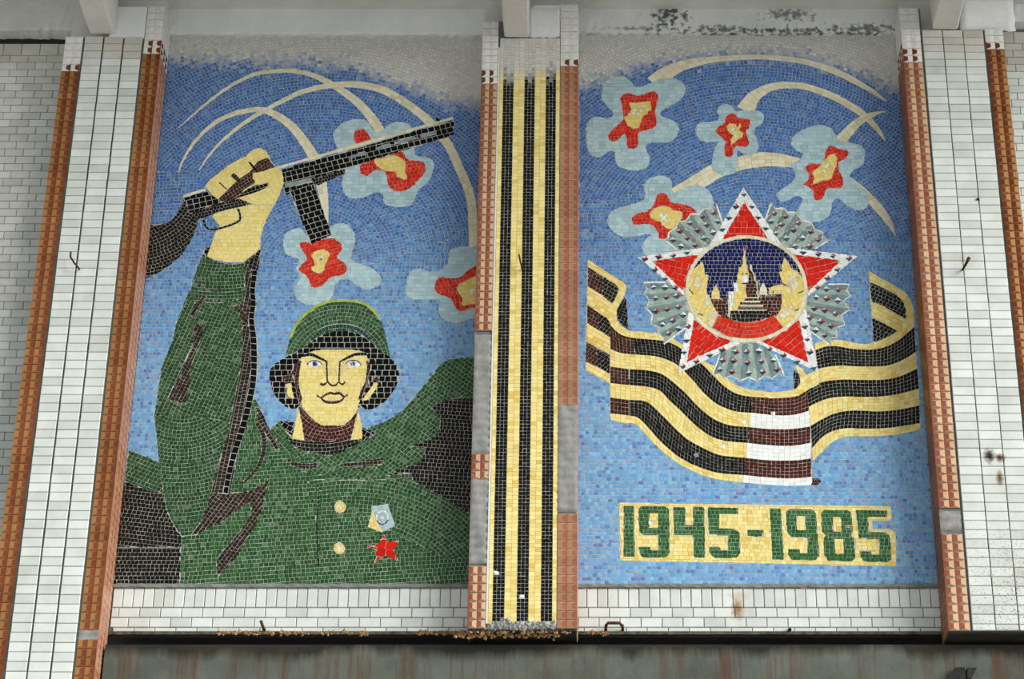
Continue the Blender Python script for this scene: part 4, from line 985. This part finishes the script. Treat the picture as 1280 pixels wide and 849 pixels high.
# dates 1945-1985
D_ = 'date_plate'
B.poly(D_, 'bandy', P('_',774,629,1114,633,1114,651,1090,651,1091,662,1116,662,1119.5,667,1120.5,708,775,701), ('g', -.8, .0262, 1.25))
dg = ('g', -.8, .027)
def digit(ch, i, pts, holes=()): B.poly('date_plate/numeral'+('#%d' % i if i else ''), 'digit', pts, dg, holes=holes)
digit('1', 0, P('s',295,215,360,215,368,530,298,530))
digit('9', 1, P('s',390,232,405,215,555,215,580,235,585,510,560,535,415,535,392,505,392,467,465,467,465,490,515,490,513,395,420,395,392,370), [P('s',460,258,510,258,513,350,458,350)])
digit('4', 2, P('s',608,220,680,220,682,333,733,333,728,220,800,220,805,535,735,535,732,397,612,397))
digit('5', 3, P('s',822,222,1012,225,1013,265,893,263,895,352,980,355,1020,380,1025,515,1000,537,860,537,830,505,832,467,895,467,905,490,950,490,948,397,828,395))
B.poly('date_plate/hyphen', 'digit', P('s',1070,362,1167,365,1167,405,1070,402), dg)
digit('1', 4, P('t',210,230,280,230,298,548,228,548))
digit('9', 5, P('t',310,250,330,232,480,235,500,255,520,530,495,552,350,550,325,520,325,485,395,485,400,508,447,508,443,412,345,408,315,375), [P('t',378,275,430,275,437,365,380,365)])
digit('8', 6, P('t',530,255,550,238,700,240,722,260,728,375,716,396,738,415,745,540,720,558,575,555,550,525,545,415,558,396,535,375), [P('t',605,280,655,280,660,375,607,372), P('t',615,420,668,420,672,515,620,512)])
digit('5', 7, P('t',748,240,943,242,945,283,825,283,828,375,930,378,960,400,972,545,945,563,800,560,775,530,772,493,840,493,845,517,893,517,890,422,765,418))
for q, w_ in ((P('q',750,545)[0],'steel'), (P('q',915,490)[0],'white'), (P('q',1052,338)[0],'white'), (P('r',232,285)[0],'white'), (P('s',465,320)[0],'white')): B.disc('patched_tile', w_, q, 3.2, 2.8, ('g', 0, .03), n=7)
B.poly('patched_tile', 'brown', P('r',475,690,520,690,535,715,500,735,470,730), ('g', 0, .02)); B.poly('patched_tile', 'orange', P('t',684,332,724,332,724,350,684,350), ('g', 0, .05))
mosB = thing('mosaic_panel', 'large mosaic of a red star medal, striped ribbon and the dates 1945-1985', 'mosaic', ((PR['x0']+PR['x1'])/2, 0, PR['z0']))
obj('mortar_bed', mesh('mortar_bed', *box_vf(PR['x0'], PR['x1'], 0.0, 0.011, PR['z0'], PR['z1']), M['grout']), mosB)
OB = B.build(mosB, None)
# gem studs on the star and its fans: four-facet chips, each facet a different glass
def glass(name, c):
    m, N, L, Bs = nt(name); Bs.inputs['Base Color'].default_value = (*lin(c), 1); Bs.inputs['Roughness'].default_value = 0.25
    return m
gm = [glass('white_chip', (226,230,230)), glass('red_chip', (196,48,40)), glass('teal_chip', (44,84,92)), glass('navy_chip', (22,28,54)), glass('pale_chip', (176,190,190))]
def stud_mesh(cols):
    r = .0235; V = [(0,-.008,0),(-r,-.0035,0),(0,-.0035,r),(r,-.0035,0),(0,-.0035,-r)]
    V += [(x, .002, z) for x, y, z in V[1:]]
    F = [(0,2,1),(0,3,2),(0,1,4),(0,4,3),(1,2,6,5),(2,3,7,6),(3,4,8,7),(4,1,5,8)]
    return mesh('gem_stud', V, F, [gm[c] for c in cols], [0,1,2,3,0,1,3,2])
sm_ = [stud_mesh(c) for c in ((0,1,2,3), (0,4,2,3), (4,1,3,3), (0,0,2,3))]
ST = P('m',713,395,790,355,860,330,885,385,815,405,760,440,650,445,695,490,855,455,800,490,605,500,655,540,745,535)
ST += P('n',240,335,310,355,390,395,468,450,515,500,220,385,285,405,360,440,415,490,460,540,315,490,370,540,250,460)
ST += P('o',485,98,555,98,497,165,565,160,630,150,500,245,570,235,640,220,540,330,605,305,670,270,580,385,640,355)
ST += P('p',565,108,640,112,500,160,565,168,635,180,490,228,555,240,622,262,462,285,530,310,595,338,497,365,555,398)
ST += P('w',465,350,545,350,630,345,370,412,450,415,550,430,652,420,738,412,350,478,438,495,560,505,660,495,765,478)
ST += P('m',1048,215,998,292,955,360,912,432,1098,290,1138,357,1185,425,430,617,517,605,607,597,692,577,492,685,557,740,620,798)
ST += P('n',420,575,515,588,605,600,705,615,632,682,570,738,510,797)+P('o',700,340,690,425,675,500,668,590,752,558,835,518,912,485)+P('p',430,340,445,420,462,500,485,597,380,558,297,520,210,480)
for p_ in ST:
    x, z = B.w(p_); o = put('gem_stud', random.choice(sm_), OB['medal_star'], x, -0.001, z); o.scale = (random.uniform(.85, 1.1),)*3; o.rotation_euler = (0, random.uniform(-.25, .25), 0)

# ---------------------------------------------------------------- striped mosaic on the central pilaster
YC = -PD
xs_ = [(625.4,608),(629.7,613.5),(643.2,628),(656.7,643.8),(669.8,658.4),(683,674.6),(696,688.7),(701,694.2)]
XS = [avx([(a, 150), (b, 770)], YC) for a, b in xs_]
XS[0] = max(XS[0], C1+0.013); XS[-1] = min(XS[-1], C2-0.003)
Cm = Mosaic(XS[0], XS[-1], zat(777, YC), zat(48, YC), YC, [(580,104),(660,100),(720,94)])
zt_, zb_ = Cm.z1, Cm.z0
for i in range(7):
    ring = [(XS[i], zb_), (XS[i+1], zb_), (XS[i+1], zt_), (XS[i], zt_)]; dark = i % 2 == 1
    nm = ('black_stripe' if dark else 'gold_stripe')+'#%d' % i
    U = [(XS[i], zb_), (XS[i], zt_)]; D = [(XS[i+1], zb_), (XS[i+1], zt_)]
    Cm.shapes.append((nm, 'bandk' if dark else 'bandy', ('b', U, D, .0245 if dark else .036, .0248 if dark else .027, False), [ring])); Cm.fill([ring], i)
for q in ((618,714,624,719), (649,743.5,655,748)):
    ring = [at2(q[0],q[1],YC), at2(q[2],q[1],YC), at2(q[2],q[3],YC), at2(q[0],q[3],YC)]
    Cm.shapes.append(('patched_tile', 'white', ('g', 0, .05), [ring])); Cm.fill([ring], len(Cm.shapes)-1)
mosC = thing('mosaic_panel', 'narrow upright mosaic of black and gold stripes on the central pilaster', 'mosaic', ((XS[0]+XS[-1])/2, YC, zb_))
obj('mortar_bed', mesh('mortar_bed', *box_vf(XS[0]-.001, XS[-1]+.001, YC, YC+.008, zb_-0.02, zt_), M['grout']), mosC)
OC = Cm.build(mosC, None)

# ================================================================ SMALL DETAILS
# thin mortar fillet between each mosaic and its dado
for nm, pn in (('trim_7', PL), ('trim_8', PR)):
    V = []; F = []; n = 80; r = random.Random(pn['x0'])
    for i in range(n+1):
        x = pn['x0']+(pn['x1']-pn['x0'])*i/n
        for (y, z) in ((0.0, zat(729.5)), (-.012, zat(731.5)), (-.012, zat(734.5)), (0.003, zat(736))): V.append((x, y+r.uniform(-.003,.003), z+r.uniform(-.003,.003)))
    for i in range(n):
        for k in range(3): F.append((i*4+k, i*4+k+4, i*4+k+5, i*4+k+1))
    obj(nm, mesh(nm, V, F, M['mortar']), kind='structure')
# steel angle along the lower edge
obj('trim_9', mesh('steel_angle', *box_vf(rs1, q0, -0.012, 0.012, zat(794), zat(790)), M['edge']), kind='structure')
# broken mortar and rusty crumbs under the central pilaster and along the edge
def rubble(name, spots, mat, label, seed, parent=None):
    r = random.Random(seed); L = []
    for (px, py, Y, s) in spots:
        c = at(px, py, Y); n = 5; V = []
        for k in range(n): V.append((c.x+s*math.cos(k*2*math.pi/n)*r.uniform(.6,1.2), c.y+r.uniform(-.4,.4)*s, c.z+s*math.sin(k*2*math.pi/n)*r.uniform(.5,1.1)))
        V += [(c.x+r.uniform(-.3,.3)*s, c.y-s*r.uniform(.5,.9), c.z+r.uniform(-.3,.3)*s), (c.x, c.y+s*.8, c.z)]
        L.append((V, [(k, n, (k+1) % n) for k in range(n)]+[(k, (k+1) % n, n+1) for k in range(n)]))
    o = obj(name, mesh(name, *join_vf(L), mat), parent, (0,0,0), 'stuff'); o['label'] = label
    if parent is None: o['category'] = 'rubble'
    return o
r_ = random.Random(3)
sp = [(r_.uniform(585, 722), r_.gauss(787, 2.2), -PD+0.02, r_.uniform(.008, .02)) for _ in range(230)]
sp += [(r_.uniform(568, 700), r_.gauss(793, 2.4), -PD+0.06, r_.uniform(.008, .018)) for _ in range(150)]
rubble('rubble', sp, M['crumb'], 'rusty crumbling mortar hanging below the narrow striped pilaster', 1, pic)
sp = []
for (a, b, n) in ((270, 300, 34), (304, 342, 40), (350, 440, 60), (448, 468, 20), (520, 585, 70), (735, 760, 22)):
    sp += [(r_.uniform(a, b), r_.gauss(791.5, 1.3), -0.012, r_.uniform(.006, .014)) for _ in range(n)]
rubble('rubble', sp, M['crumb'], 'flaking orange rust along the edge below the soldier mosaic', 2)
sp = [(r_.uniform(606, 694), r_.gauss(782, 2.2), -PD+.005, r_.uniform(.010, .026)) for _ in range(110)]
rubble('broken_mortar', sp, M['patch'], 'broken grey mortar at the foot of the striped mosaic', 3, pic)
# bent rods left in the wall
def rod(pts, r, label, mat='rust', group='steel rods left in the tiles'):
    V, F = tube_vf(pts, r); o = obj('steel_rod', mesh('steel_rod', V, F, M[mat], smooth=True)); tag(o, label, 'rod', group); return o
def wp(px, py, Y): return tuple(at(px, py, Y))
rod([wp(99.5,337,-PD+.02), wp(99,336,-PD-.06), wp(93,329,-PD-.09), wp(88,321,-PD-.08), wp(88.5,315,-PD-.07)], .0065, 'bent steel hook sticking out of the white pilaster beside the soldier')
rod([wp(653,337,-PD+.02), wp(652.5,336,-PD-.05), wp(650.5,327,-PD-.07), wp(648.6,318,-PD-.07)], .006, 'thin bent steel rod sticking out of the striped mosaic')
rod([wp(1202,338,-PD+.02), wp(1203,337.5,-PD-.05), wp(1208,329,-PD-.08), wp(1211.5,322,-PD-.09)], [.007,.007,.009,.012], 'dark bolt-ended rod sticking out of the pilaster beside the star medal', 'darksteel')
rod([wp(757,789,0.0), wp(757.5,782,-.05), wp(760,779,-.06), wp(774,779,-.06), wp(778,782,-.05), wp(778.5,789,0.0)], .010, 'rusty steel loop on the edge below the star medal mosaic')
rod([wp(331,789,0.0), wp(328,782,-.05), wp(326,776,-.07)], .010, 'short dark rod stub on the edge below the soldier mosaic')
rod([wp(987,788,0.012), wp(987.3,787,-.03)], .012, 'small dark rod end poking out below the dates', 'darksteel')
rod([wp(1222.3,249,-PD+.01), wp(1222.3,249,-PD-.02)], .009, 'small dark peg in the joint of the pilaster beside the star medal', 'darksteel')
# black brackets on the lower wall
def plate(xa, ya, pts, label):
    Y = YLOW; Wp = [at(x, y, Y) for x, y in pts]; n = len(Wp)
    V = [(p.x, Y-.05, p.z) for p in Wp]+[(p.x, Y+.01, p.z) for p in Wp]
    F = [tuple(range(n-1, -1, -1)), tuple(range(n, 2*n))]+[(k, (k+1) % n, n+(k+1) % n, n+k) for k in range(n)]
    o = obj('steel_bracket', mesh('steel_bracket', V, F, M['darksteel'])); tag(o, label, 'bracket', 'black brackets on the lower wall')
plate(0, 0, [(1192,838),(1204.5,837.5),(1206,853),(1183,853),(1186,846)], 'wider black steel bracket on the stained lower wall')
plate(0, 0, [(1207.5,838),(1219.5,838),(1213,851),(1207.5,851)], 'pointed black steel bracket on the stained lower wall')
